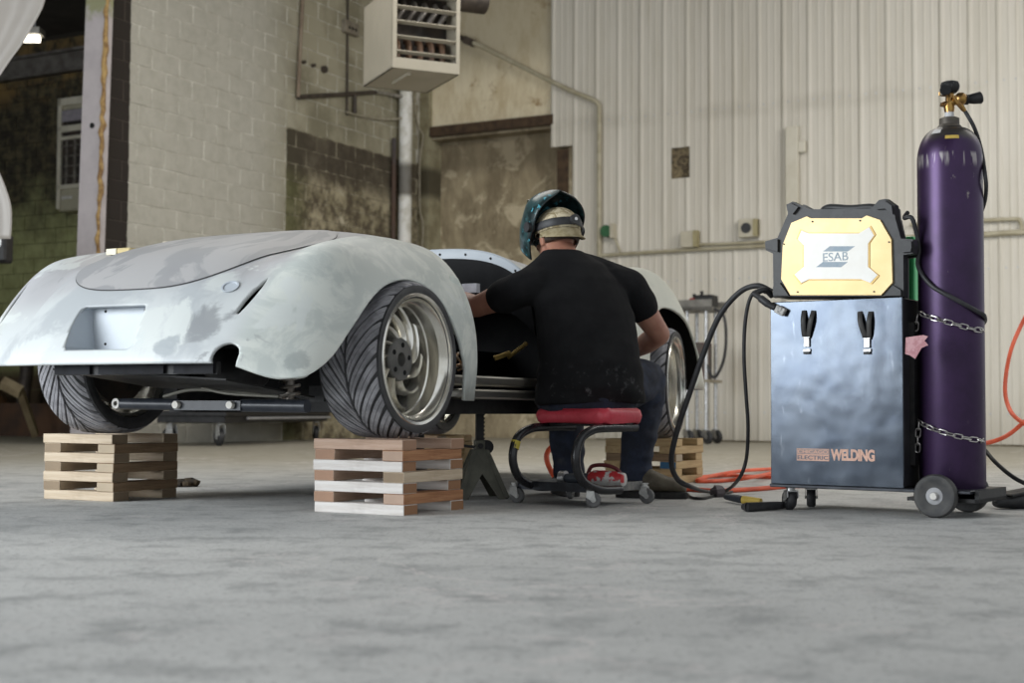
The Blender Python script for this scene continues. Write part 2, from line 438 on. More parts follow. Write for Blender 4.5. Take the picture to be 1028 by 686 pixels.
def siding_panel(x0, x1, z0, z1, per=0.305):
    pr = []
    n = int(round((x1 - x0) / per))
    for i in range(max(n, 1)):
        o = x0 + i * per
        pr += [(o, 0), (o + .022, -.015), (o + .044, -.015), (o + .066, 0), (o + .130, 0), (o + .138, -.005), (o + .152, -.005), (o + .158, 0), (o + .212, 0), (o + .220, -.005), (o + .234, -.005), (o + .242, 0)]
    pr = [p for p in pr if p[0] < x1 - 0.004] + [(x1 - 0.004, 0)]
    b = B(); m = len(pr)
    for z in (z0, z1):
        for x, y in pr: b.v.append((x, y, z))
        for x, y in pr: b.v.append((x, y + 0.012, z))
    for i in range(m - 1):
        b.f += [(i, i + 1, 2 * m + i + 1, 2 * m + i), (m + i, 3 * m + i, 3 * m + i + 1, m + i + 1), (i, m + i, m + i + 1, i + 1), (2 * m + i, 2 * m + i + 1, 3 * m + i + 1, 3 * m + i)]
    b.f += [(0, 2 * m, 3 * m, m), (m - 1, 2 * m - 1, 4 * m - 1, 3 * m - 1)]
    return b
e0 = on_back(553, 100).x; e1 = on_back(574.5, 200).x; e2 = on_back(574, 146)
zst = e2.z
siding_panel(e0, e1 + .01, zst, WALL_H, per=(e1 - e0) / 1.0).build('siding_panel', SIDING, wb, world=False)
HX0, HX1 = on_back(672, 160).x, on_back(694, 160).x; HZ1, HZ0 = on_back(683, 148).z, on_back(683, 179).z
x = e1; pp = None
while x < 11.0:
    if x < HX0 < x + 0.915:
        # the panel with the hole sawn through it: built round the hole
        a = x; b_ = HX0; c_ = HX1; d_ = x + 0.915
        bb = siding_panel(a, d_, 0.02, HZ0)
        q = siding_panel(a, d_, HZ1, WALL_H); bb.add(q.v, q.f)
        full = siding_panel(a, d_, HZ0, HZ1)
        m = len(full.v) // 4
        keep = []
        q = B(); q.v = full.v
        for fc in full.f:
            cx = sum(full.v[i][0] for i in fc) / len(fc)
            if cx < b_ or cx > c_: q.f.append(fc)
        bb.add(q.v, q.f)
        o = bb.build('siding_panel', SIDING, wb, world=False)
    elif pp is None:
        pp = siding_panel(0, 0.915, 0.02, WALL_H).build('siding_panel', SIDING, wb, world=False); pp.location = (x, 0, 0); 
    else:
        o = copy_part(pp, wb); o.location = (x, 0, 0)
    x += 0.915
ins = Nodes('torn_insulation'); g = ins.noise(ins.coords('Object'), 9, 6, 0.8, 1.5); ins.col(ins.mix(ins.step(g, 0.38, 0.62), (0.055, 0.042, 0.03), (0.30, 0.24, 0.14))); ins.rough(0.95); ins.bump(g, 0.8, 0.03)
b = B(); nx, nz = 14, 18
for j in range(nz + 1):
    for i in range(nx + 1):
        u, v_ = i / nx, j / nz
        b.v.append((HX0 - .05 + (HX1 - HX0 + .1) * u, 0.03 - 0.02 * noise.noise((u * 5, v_ * 6, 3)), HZ0 - .05 + (HZ1 - HZ0 + .1) * v_))
for j in range(nz):
    for i in range(nx):
        a = j * (nx + 1) + i; b.f.append((a, a + 1, a + nx + 2, a + nx + 1))
b.build('hole_insulation', ins.m, wb, True, world=False)
# screw heads in two rows along the siding
sb = B(); xx = e1 + 0.09
while xx < 10.5:
    for zz in (4.02, 1.95, 0.35):
        for dx in (0.0, 0.12): sb.lathe([(0.012, 0), (0.012, 0.004), (0.0, 0.006)], 6, Matrix.Translation((xx + dx, -0.002, zz)) @ Matrix.Rotation(R(90), 4, 'X'))
    xx += 0.305
so = sb.build('siding_screws', ZINC, wb, world=False); so['kind'] = 'stuff'

rstruct('wall_annex_side', B().bbox(-9.25, -9.0, -13.0, -1.8, 0, WALL_H), mat('dark_green_paint', (0.075, 0.075, 0.045), (0.035, 0.032, 0.022), 2, 0.9))
# --- ceiling and beams
CEIL = mat('dark_roof_deck', (0.06, 0.052, 0.042), (0.04, 0.034, 0.027), 3, 0.9)
b = B(); b.bbox(-9, 11.5, -24, 0.5, WALL_H, WALL_H + 0.15); ce = rstruct('ceiling', b, CEIL)
b = B(); b.bbox(-8, -0.5, -1.99, -2.0 - 0.12, 4.98, 5.02); b.bbox(-8, -0.5, -2.02, -2.05, 4.98, 5.28); b.bbox(-8, -0.5, -1.99, -2.12, 5.26, 5.30)
rstruct('trim_beam', b, mat('grey_steel_beam', (0.20, 0.185, 0.165), (0.12, 0.105, 0.09), 6, 0.6, 0.2))
b = B(); b.bbox(-8, -0.41, -5.9, -1.95, 5.55, 5.7); rstruct('ceiling_annex', b, CEIL)
# ================================================================== THE CAR  (local: x right, y forward, z up; origin under the rear axle)
TH = R(-28.0); AX = Vector((-1.067, 5.546, 0))
car = thing('roadster', 'open two-seat roadster body in patchy grey primer and filler, raised on wooden cribs', 'car', AX, TH)
def interp(x, xs, ys): 
    # smooth (monotone-ish) interpolation
    return float(np.interp(x, xs, ys))
def lerp(a, b, t): return a + (b - a) * t
UH = np.array([-0.85, -0.7, -0.55, -0.35, -0.1, 0.2, 0.45, 0.8, 1.2, 1.6, 2.2, 2.7, 3.0, 3.4])
ZH = np.array([0.82, 0.845, 0.885, 0.965, 1.035, 1.085, 1.095, 1.10, 1.125, 1.095, 1.03, 0.96, 0.88, 0.72])
def smooth_tab(xs, ys):
    g = np.linspace(xs[0], xs[-1], 400); v = np.interp(g, xs, ys)
    kk = np.hanning(41); kk /= kk.sum()
    v = np.convolve(np.pad(v, 20, 'edge'), kk, 'valid'); return lambda x: float(np.interp(x, g, v))
Hc = smooth_tab(UH, ZH)
def gs(x, c, s): return math.exp(-((x - c) / s) ** 2)
def sstep(x, a, b):
    t = min(1, max(0, (x - a) / (b - a))); return t * t * (3 - 2 * t)
def u_rear(p): return -0.80 + 0.16 * abs(p) ** 3.4
def u_front(p): return 3.28 - 0.36 * abs(p) ** 3
Wt = smooth_tab(np.array([-0.85, -0.5, -0.2, 0.0, 0.3, 0.5, 1.0, 1.6, 2.2, 2.6, 3.0, 3.3]), np.array([0.80, 0.86, 0.895, 0.90, 0.875, 0.845, 0.80, 0.83, 0.92, 0.93, 0.88, 0.78]))
def body_pt(p, q):
    u0, u1 = u_rear(p), u_front(p); u = u0 + (u1 - u0) * q
    dist = u - u0; distf = u1 - u
    W = Wt(u)
    t = min(1, max(0, dist) / 0.45); D = (1 - (1 - t) ** 2.2) ** 0.8
    tf = min(1, max(0, distf) / 0.42); D *= (1 - (1 - tf) ** 2.4) ** 0.6
    ap = abs(p)
    dome = max(0, 1 - ap ** 3.3) ** (1 / 2.5)
    H = Hc(u)
    # fenders: a crown over each wheel, a valley beside it
    v = W * p
    av = abs(v)
    H += 0.042 * gs(av, 0.66, 0.15) * (gs(u, 0.0, 0.42)) + 0.05 * gs(av, 0.70, 0.14) * gs(u, -0.40, 0.24) + 0.27 * gs(av, 0.72, 0.18) * gs(u, 2.48, 0.5)
    H -= 0.040 * gs(av, 0.46, 0.10) * gs(u, -0.15, 0.42)
    zb = 0.522 - 0.052 * sstep(ap, 0.66, 0.92) * sstep(-u, 0.1, 0.5) - 0.115 * sstep(u, -0.1, 0.30) + 0.09 * sstep(u, 2.4, 2.7)
    zb -= 0.01 * sstep(u, 1.6, 2.6)
    h = dome * D
    z = zb + (H - zb) * h
    tuck = 0.045 * (1 - h) ** 2 * (ap ** 3)
    v -= tuck * (1 if p > 0 else -1)
    # the tail leans in below the number-plate recess
    return (v, u, z)
# ---- cut-outs (signed: positive keeps)
def sd_poly(x, y, P):
    d = 1e9; inside = False; n = len(P)
    for i in range(n):
        x0, y0 = P[i]; x1, y1 = P[(i + 1) % n]
        ex, ey = x1 - x0, y1 - y0; wx, wy = x - x0, y - y0
        t = min(1, max(0, (wx * ex + wy * ey) / (ex * ex + ey * ey)))
        d = min(d, math.hypot(wx - ex * t, wy - ey * t))
        if (y0 > y) != (y1 > y) and x < (x1 - x0) * (y - y0) / (y1 - y0) + x0: inside = not inside
    return -d if inside else d
ARCH = [tuple(p)[:2] for p in spline([(-0.80, 0.30, 0), (-0.74, 0.445, 0), (-0.62, 0.485, 0), (-0.525, 0.545, 0), (-0.42, 0.648, 0), (-0.295, 0.758, 0), (-0.165, 0.822, 0), (-0.02, 0.842, 0), (0.145, 0.795, 0), (0.25, 0.67, 0), (0.325, 0.523, 0), (0.338, 0.413, 0), (0.34, 0.30, 0)], 6)]
ARCHF = [tuple(p)[:2] for p in spline([(2.06, 0.25, 0), (2.06, 0.50, 0), (2.15, 0.78, 0), (2.36, 0.895, 0), (2.58, 0.88, 0), (2.74, 0.79, 0), (2.79, 0.66, 0), (2.74, 0.55, 0), (2.66, 0.48, 0), (2.60, 0.25, 0)], 6)]
PLATE = [(-0.140, 0.584), (-0.126, 0.571), (0.160, 0.571), (0.174, 0.585), (0.138, 0.716), (0.124, 0.733), (-0.158, 0.733), (-0.170, 0.720), (-0.158, 0.65)]
def sd_seg(px, py, ax, ay, bx, by):
    ex, ey = bx - ax, by - ay; t = min(1, max(0, ((px - ax) * ex + (py - ay) * ey) / (ex * ex + ey * ey)))
    return math.hypot(px - ax - ex * t, py - ay - ey * t), t
SLOT = (((0.520, -0.650), (0.548, -0.505)), ((0.615, -0.620), (0.640, -0.46)))      # (v,u) ends of the tail-lamp slots, right and left
def ucow(v): return 1.29 - 0.10 * (abs(v) / 0.7) ** 2.2
def keep(v, u, z):
    a = abs(v); k = 1.0
    if a > 0.42:
        if u < 0.8: k = min(k, max(sd_poly(u, z, ARCH), 0.5 - a))
        if u > 1.6: k = min(k, max(sd_poly(u, z, ARCHF), 0.5 - a))
    uc = ucow(v)
    ur = 0.44 if a > 0.62 else 0.40 + 0.04 * sstep(a, 0.5, 0.62)
    k = min(k, max(ur - u, u - uc))
    if u < -0.35:
        d = math.hypot(a - 0.545, z - 0.545) - 0.044
        if z < 0.545: d = min(d, abs(a - 0.548) - 0.040)
        k = min(k, d)
        if abs(v) < 0.3: k = min(k, sd_poly(v, z, PLATE))
        sl = SLOT[0 if v > 0 else 1]; d, t = sd_seg(a, u, *sl[0], *sl[1]); k = min(k, d - 0.014 * (0.25 + 0.75 * math.sin(math.pi * min(1, t + 0.12)) ** 0.8))
    return k
NP_, NQ = 150, 230
qs = [0.5 * (1 - math.cos(math.pi * i / NQ)) * 0.35 + 0.65 * (i / NQ) ** 1.25 for i in range(NQ + 1)]
ps = [math.sin(math.pi / 2 * (2 * i / NP_ - 1)) * 0.75 + 0.25 * (2 * i / NP_ - 1) for i in range(NP_ + 1)]
V = [body_pt(p, q) for q in qs for p in ps]
KV = [keep(*p) for p in V]
verts = list(V); edge = {}; faces = []
def cut(i, j):
    key = (min(i, j), max(i, j))
    if key not in edge:
        a, b_ = V[i], V[j]; t = KV[i] / (KV[i] - KV[j])
        edge[key] = len(verts); verts.append(tuple(a[k] + (b_[k] - a[k]) * t for k in range(3)))
    return edge[key]
for j in range(NQ):
    for i in range(NP_):
        a = j * (NP_ + 1) + i; quad = (a, a + 1, a + NP_ + 2, a + NP_ + 1)
        s_ = [KV[x] > 0 for x in quad]
        if all(s_): faces.append(quad); continue
        if not any(s_): continue
        for tri in ((quad[0], quad[1], quad[2]), (quad[0], quad[2], quad[3])):
            out = []
            for x in range(3):
                m_, n_ = tri[x], tri[(x + 1) % 3]
                if KV[m_] > 0: out.append(m_)
                if (KV[m_] > 0) != (KV[n_] > 0): out.append(cut(m_, n_))
            if len(out) >= 3: faces.append(tuple(out))
used = sorted({i for f in faces for i in f}); rem = {o_: n_ for n_, o_ in enumerate(used)}
b = B(); b.v = [verts[i] for i in used]; b.f = [tuple(rem[i] for i in f) for f in faces]
# primer / filler material
k = Nodes('primer_and_filler'); P = k.coords('Object'); X = k.xyz(P)
ax_ = k.math('ABSOLUTE', X[0])
n1 = k.noise(P, 2.6, 5, 0.6, 0.6); n2 = k.noise(P, 7.0, 6, 0.65, 0.8); n3 = k.noise(k.mapped(P, (1, 0.5, 1)), 3.4, 5, 0.6, 1.0); n4 = k.noise(P, 30, 4)
grey = k.mix(k.step(n3, 0.40, 0.62), (0.37, 0.37, 0.38), (0.45, 0.45, 0.46))
mint = k.mix(k.step(k.noise(P, 4.2, 6, 0.65, 1.8), 0.40, 0.60), (0.65, 0.675, 0.63), (0.51, 0.545, 0.518))
blu = k.mix(k.step(n1, 0.40, 0.55), (0.43, 0.455, 0.468), (0.555, 0.58, 0.58))
fend = k.math('ADD', ax_, k.math('MULTIPLY', k.math('SUBTRACT', n1, 0.5), 0.30))
c = k.mix(k.step(fend, 0.50, 0.60), grey, mint)
lowz = k.math('SUBTRACT', 1.0, k.step(k.math('ADD', X[2], k.math('MULTIPLY', k.math('SUBTRACT', n1, 0.5), 0.25)), 0.74, 0.86))
c = k.mix(k.math('MULTIPLY', lowz, k.math('SUBTRACT', 1.0, k.step(ax_, 0.50, 0.62))), c, blu)
left = k.math('LESS_THAN', X[0], -0.40)
c = k.mix(k.math('MULTIPLY', left, k.step(X[2], 0.66, 0.80)), c, grey)
rub = k.math('MULTIPLY', k.step(n2, 0.60, 0.66), k.math('SUBTRACT', 1.0, k.step(k.math('ABSOLUTE', k.math('SUBTRACT', ax_, 0.50)), 0.04, 0.22)))
c = k.mix(k.math('MULTIPLY', rub, 0.75), c, (0.27, 0.28, 0.29))
c = k.mix(k.math('MULTIPLY', k.step(n1, 0.60, 0.64), 0.8), c, (0.62, 0.65, 0.63))
c = k.mix(k.math('MULTIPLY', k.step(k.math('ADD', X[1], k.math('MULTIPLY', n2, 0.3)), 1.9, 2.1), 0.8), c, (0.50, 0.50, 0.43))
for (bv, bu, bz, br, bc, bs) in ((0.43, -0.70, 0.66, 0.085, (0.25, 0.26, 0.27), .8), (0.50, -0.66, 0.68, 0.05, (0.27, 0.28, 0.29), .8), (0.22, -0.73, 0.65, 0.14, (0.64, 0.67, 0.65), .9), (0.30, -0.78, 0.575, 0.05, (0.33, 0.36, 0.38), .8), (0.62, -0.05, 1.03, 0.06, (0.36, 0.38, 0.38), .6), (0.74, -0.62, 0.52, 0.05, (0.34, 0.37, 0.36), .7), (-0.30, -0.78, 0.56, 0.12, (0.62, 0.65, 0.64), .8), (-0.62, -0.6, 0.60, 0.09, (0.30, 0.31, 0.32), .6), (0.10, -0.80, 0.54, 0.16, (0.58, 0.63, 0.63), .7), (0.36, -0.55, 0.80, 0.07, (0.62, 0.65, 0.63), .7)):
    vm = k.n('ShaderNodeVectorMath', operation='DISTANCE'); k.l(P, vm.inputs[0]); vm.inputs[1].default_value = (bv, bu, bz)
    dd = k.math('ADD', vm.outputs['Value'], k.math('ADD', k.math('MULTIPLY', k.math('SUBTRACT', n2, 0.5), br * 2.6), k.math('MULTIPLY', k.math('SUBTRACT', n1, 0.5), br * 2.0)))
    c = k.mix(k.math('MULTIPLY', k.math('SUBTRACT', 1.0, k.step(dd, br * .45, br * .9)), bs), c, bc)
k.col(c); k.rough(k.math('ADD', 0.36, k.math('MULTIPLY', n2, 0.22))); k.bump(n4, 0.05, 0.003)
PRIMER = k.m
body = b.build('body_shell', PRIMER, car, 60, world=False)
md = body.modifiers.new('thickness', 'SOLIDIFY'); md.thickness = 0.012; md.offset = -1
# dark inner skin: the inside of the shell
DARK = mat('dark_interior', (0.010, 0.010, 0.011), (0.016, 0.016, 0.016), 8, 0.8, spec=0.1)
body.data.materials.append(DARK); md.material_offset = 1; md.material_offset_rim = 0
# make sure the shell's normals look outwards
me = body.data
up = sum(p.normal.z * p.area for p in me.polygons)
if up < 0: me.flip_normals()

def surf(v, u):
    # point of the skin over plan position (v,u)
    p = v / Wt(u)
    for _ in range(6):
        u0, u1 = u_rear(p), u_front(p); q = (u - u0) / (u1 - u0); x = body_pt(p, min(1, max(0, q))); p += (v - x[0]) / Wt(u)
        p = max(-1, min(1, p))
    return Vector(x)
def surf_n(v, u):
    e = 0.01; a = surf(v + e, u) - surf(v - e, u); b_ = surf(v, u + e) - surf(v, u - e)
    return a.cross(b_).normalized()
# trunk lid, a separate panel a few millimetres proud with a dark gap round it
def lid_ring(grow, off, n=72, rings=14):
    vs = []; cx, cy, hw, hl = 0.005, -0.20, 0.43 + grow, 0.405 + grow
    for r in range(rings + 1):
        for i in range(n):
            a = 2 * math.pi * i / n; ca, sa = math.cos(a), math.sin(a)
            ex = 2 / 3.3
            x = cx + hw * (r / rings) * math.copysign(abs(ca) ** ex, ca) * (1 + 0.04 * sa); y = cy + hl * (r / rings) * math.copysign(abs(sa) ** ex, sa)
            vs.append(surf(x, y) + surf_n(x, y) * off)
    b = B(); b.v = [tuple(p) for p in vs]
    for r in range(rings):
        for i in range(n):
            j = (i + 1) % n; b.f.append((r * n + i, r * n + j, (r + 1) * n + j, (r + 1) * n + i))
    return b
gap = lid_ring(0.0024, 0.0012).build('lid_gap', mat('seam_grey', (0.10, 0.10, 0.10)), car, 60, world=False)
k = Nodes('sanded_grey_primer'); P = k.coords('Object'); n3 = k.noise(k.mapped(P, (1, 0.6, 1)), 3.1, 5, 0.6, 1.2); n2 = k.noise(P, 8, 5)
c = k.mix(k.step(n3, 0.50, 0.54), (0.40, 0.392, 0.39), (0.29, 0.29, 0.297)); c = k.mix(k.math('MULTIPLY', n2, 0.25), c, (0.5, 0.5, 0.5)); k.col(c); k.rough(0.5)
lid = lid_ring(0.0, 0.004).build('trunk_lid', k.m, car, 60, world=False)
for o in (gap, lid):
    if sum(p.normal.z * p.area for p in o.data.polygons) < 0: o.data.flip_normals()
lid['label'] = 'grey primed trunk lid'
# number-plate recess: pan with sides behind the opening
k = Nodes('pale_blue_primer'); g = k.noise(k.coords('Object'), 9, 5); k.col(k.mix(g, (0.52, 0.56, 0.60), (0.44, 0.48, 0.52))); k.rough(0.5); PALE = k.m
b = B(); n = len(PLATE)
def rear_y(v, z):
    lo_u, hi_u = -0.82, -0.2
    for _ in range(30):
        m_ = (lo_u + hi_u) / 2
        if surf(v, max(m_, u_rear(v / 0.8) + 0.001)).z < z: lo_u = m_
        else: hi_u = m_
    return lo_u
PY = -0.645
for x, z in PLATE: b.v.append((x, max(rear_y(x, z), -0.79) + 0.004, z))
for x, z in PLATE: b.v.append((x * 0.97 + 0.0015, PY + (z - 0.65) * 0.12 + 0.02, z))
b.f += [(i, (i + 1) % n, n + (i + 1) % n, n + i) for i in range(n)] + [tuple(range(n, 2 * n))]
pan = b.build('plate_recess', PALE, car, False, world=False)
for x, z in ((-0.10, 0.715), (0.085, 0.715), (-0.085, 0.598), (0.10, 0.598)):
    b = B(); b.cyl((x, PY + .02 + (z - .65) * .12 - .002, z), (x, PY + .02 + (z - .65) * .12 + .004, z), 0.005, 8); b.build('screw_hole', DARK, pan, world=False)
# round dimple for a filler pipe on the right of the deck
p = surf(0.425, -0.575); nn = surf_n(0.425, -0.575)
M_ = Matrix.Translation(p + nn * 0.001) @ nn.to_track_quat('Z', 'Y').to_matrix().to_4x4()
B().lathe([(0.030, 0.0), (0.032, 0.004), (0.026, 0.004), (0.022, -0.006), (0.0, -0.008)], 24, M_).build('filler_dimple', PALE, car, True, world=False)
# rear lower panel, chassis rails, floor, tub, dash, sills
GREYB = mat('dusty_black_panel', (0.022, 0.023, 0.027), (0.012, 0.012, 0.014), 10, 0.6, spec=0.1)
for x0, x1 in ((-0.217, -0.052), (-0.012, 0.28), (0.325, 0.492)):
    b = B(); b.bbox(x0, x1, -0.74, -0.725, 0.488, 0.523); b.build('rear_valance', GREYB, car, world=False)
b = B(); b.bbox(-0.23, 0.50, -0.728, -0.71, 0.486, 0.526); b.build('rear_crossmember', BLKMET, car, world=False)
UND = mat('black_undertray', (0.011, 0.011, 0.011), (0.020, 0.019, 0.018), 5, 0.55, spec=0.15)
b = B(); b.box((0.13, -0.46, 0.462), (0.78, 0.5, 0.006), (R(-6), R(3), 0)); b.build('undertray', UND, car, world=False)
b = B(); b.bbox(-0.58, 0.58, -0.45, 0.42, 0.60, 0.62); b.bbox(-0.58, 0.58, 0.36, 0.38, 0.45, 1.0); b.bbox(-0.55, 0.55, 0.38, 2.1, 0.43, 0.45); b.bbox(-0.55, 0.55, 2.0, 2.04, 0.44, 0.9)
for s_ in (-1, 1): b.bbox(s_ * 0.555 - .01, s_ * 0.555 + .01, -0.36, 0.40, 0.50, 0.74); b.bbox(s_ * 0.50 - .01, s_ * 0.50 + .01, 2.0, 2.95, 0.40, 0.9)
b.bbox(-0.1, 0.12, 0.38, 2.0, 0.45, 0.66)
b.build('cockpit_tub', DARK, car, world=False)
b = B()
for s_ in (-1, 1): b.bbox(s_ * 0.36 - .035, s_ * 0.36 + .035, 0.02, 2.9, 0.40, 0.46)
b.bbox(-0.66, 0.66, 0.45, 0.52, 0.36, 0.45); b.bbox(-0.66, 0.66, 1.75, 1.82, 0.36, 0.45)
b.build('chassis_rail', BLKMET, car, world=False)
DASH = mat('dash_black', (0.008, 0.008, 0.009), (0.013, 0.013, 0.014), 12, 0.6, spec=0.1)
b = B(); N_ = 24
for i in range(N_ + 1):
    v = -0.66 + 1.32 * i / N_; uc = ucow(v); s0 = surf(v, uc + 0.02)
    for dy, z in ((0.0, s0.z - 0.03), (-0.005, s0.z - 0.06), (0.05, s0.z - 0.24), (0.25, s0.z - 0.27)): b.v.append((v, uc + dy, z))
for i in range(N_):
    for j in range(3): b.f.append((i * 4 + j, i * 4 + 4 + j, i * 4 + 5 + j, i * 4 + 1 + j))
b.build('dashboard', DASH, car, True, world=False)
# cowl rim: pale band with bolt holes round the front edge of the cockpit
b = B(); bhs = []; top = []
for i in range(61):
    v = -0.72 + 1.44 * i / 60; uc = ucow(v); s0 = surf(v, uc + 0.012); top.append(s0)
    b.v += [tuple(s0 + Vector((0, -0.012, 0.004))), tuple(s0 + Vector((0, -0.018, -0.004))), tuple(s0 + Vector((0, -0.016, -0.042))), tuple(s0 + Vector((0, 0.0, -0.042)))]
    if i % 6 == 0: bh = B(); bh.cyl(s0 + Vector((0, -0.0195, -0.022)), s0 + Vector((0, -0.0165, -0.022)), 0.006, 8); bhs.append(bh)
for i in range(60):
    for j in range(3): b.f.append((i * 4 + j, i * 4 + 4 + j, i * 4 + 5 + j, i * 4 + 1 + j))
cowl = b.build('cowl_rim', PALE, car, 40, world=False); [q.build('bolt_hole', DARK, cowl, world=False) for q in bhs]
# rear door jamb tab and pale lining of its edge
k = Nodes('jamb_filler'); k.col((0.62, 0.67, 0.62)); k.rough(0.5)
for s_ in (-1, 1):
    pts = [(0.33, 0.82), (0.34, 0.880), (0.37, 0.898), (0.41, 0.892), (0.435, 0.86), (0.44, 0.70), (0.40, 0.66), (0.36, 0.70)]
    M_ = Matrix(((0, 1, 0, s_ * 0.735), (1, 0, 0, 0.0), (0, 0, 1, 0), (0, 0, 0, 1)))
    b = B(); b.prism(pts, M_, -0.02, 0.02)
    b.build('door_jamb', k.m, car, world=False, bevel=0.014, seg=3)
# sill: two bright steps
SILL = mat('brushed_sill', (0.50, 0.48, 0.43), (0.38, 0.36, 0.31), 6, 0.33, 0.85, stretch=(1, 0.1, 6))
for s_ in (-1, 1):
    b = B(); b.bbox(min(s_ * .60, s_ * .69), max(s_ * .60, s_ * .69), 0.46, 1.95, 0.468, 0.512)
    o = b.build('door_sill', SILL, car, world=False, bevel=0.008, seg=2)
    b = B(); b.bbox(min(s_ * .58, s_ * .745), max(s_ * .58, s_ * .745), 0.46, 1.95, 0.415, 0.455); b.build('sill_step', SILL, o, world=False, bevel=0.008, seg=2)
    b = B(); b.bbox(min(s_ * .56, s_ * .70), max(s_ * .56, s_ * .70), 0.40, 2.05, 0.355, 0.414); b.build('rocker_beam', BLKMET, car, world=False)
# cabin odds and ends in view: pale switch, roll of wire, brass rods, gauge glints
b = B(); b.box((0.46, 1.02, 0.905), (0.075, 0.03, 0.04)); b.build('dash_switch_panel', mat('pale_plastic', (0.55, 0.55, 0.6)), car, world=False)
b = B()
for j in range(7):
    c0 = Vector((0.50 + random.uniform(-.04, .05), 0.80 + random.uniform(-.05, .05), 0.555)); 
    b.tube(spline([c0 + Vector((random.uniform(-.05, .05), random.uniform(-.05, .05), random.uniform(-.03, .06))) for _ in range(4)], 5), 0.005, 6)
b.build('wiring', mat('copper_wire', (0.40, 0.22, 0.10), (0.55, 0.50, 0.42), 40, 0.4, 0.6), car, True, world=False)
b = B(); b.cyl((0.58, 1.02, 0.595), (0.63, 1.07, 0.62), 0.011, 8); b.cyl((0.62, 1.07, 0.60), (0.67, 1.15, 0.665), 0.009, 8)
b.build('brass_rod', mat('brass', (0.55, 0.40, 0.14), (0.45, 0.32, 0.1), 20, 0.35, 0.8), car, True, world=False)
# rear axle tube / suspension bar with white bushes
bar0, bar1 = Vector((-0.72, -0.45, 0.392)), Vector((0.62, -0.45, 0.392))
BARM = mat('satin_black_tube', (0.018, 0.021, 0.028), (0.032, 0.035, 0.043), 14, 0.35, 0.0, spec=0.35)
b = B(); b.cyl((-0.20, -0.42, 0.388), (0.075, -0.42, 0.386), 0.021, 14); b.cyl((0.36, -0.42, 0.384), (0.64, -0.42, 0.382), 0.023, 14); b.bbox(0.07, 0.37, -0.445, -0.39, 0.366, 0.400)
sus = b.build('suspension_bar', BARM, car, True, world=False)
b = B()
for x in (0.088, 0.333):
    b = B(); b.cyl((x, -0.445, 0.385), (x, -0.462, 0.385), 0.0135, 14)
    b.build('white_bush', mat('white_nylon', (0.75, 0.72, 0.66)), sus, True, world=False)
b = B(); b.lathe([(0.009, -0.010), (0.019, -0.010), (0.019, 0.010), (0.009, 0.010)], 16, Matrix.Translation((-0.225, -0.42, 0.389)) @ Matrix.Rotation(R(90), 4, 'X'), closed=True); b.build('rod_end', mat('dull_rod_end', (0.42, 0.41, 0.38), (0.28, 0.27, 0.25), 40, .5, .3), sus, True, world=False)
b = B(); b.tube(spline([(-0.02, -0.40, 0.415), (0.1, -0.38, 0.44), (0.28, -0.36, 0.43), (0.42, -0.4, 0.42)], 8), 0.006, 6); b.tube(spline([(0.16, -0.40, 0.445), (0.3, -0.42, 0.425), (0.5, -0.4, 0.415)], 8), 0.005, 6)
b.build('brake_line', mat('pale_hose', (0.24, 0.23, 0.19)), car, True, world=False)
b = B(); b.cyl((-0.55, 0, 0.556), (0.55, 0, 0.556), 0.04, 14); b.ball((0, 0, 0.55), (0.14, 0.14, 0.13), 16, 10)
b.build('rear_axle', BLKMET, car, True, world=False)

b = B()
hx_ = [(0.52 + .033 * math.cos(t_ * 2 * math.pi), -0.36 + .033 * math.sin(t_ * 2 * math.pi), 0.40 + .16 * t_ / 6) for t_ in [i / 12 for i in range(73)]]
b.tube(hx_, 0.006, 6); b.cyl((0.52, -0.36, 0.38), (0.52, -0.36, 0.62), 0.016, 10); b.build('shock_absorber', mat('dull_spring_steel', (0.30, 0.28, 0.25), (0.15, 0.13, 0.11), 20, .45, .6), car, True, world=False)

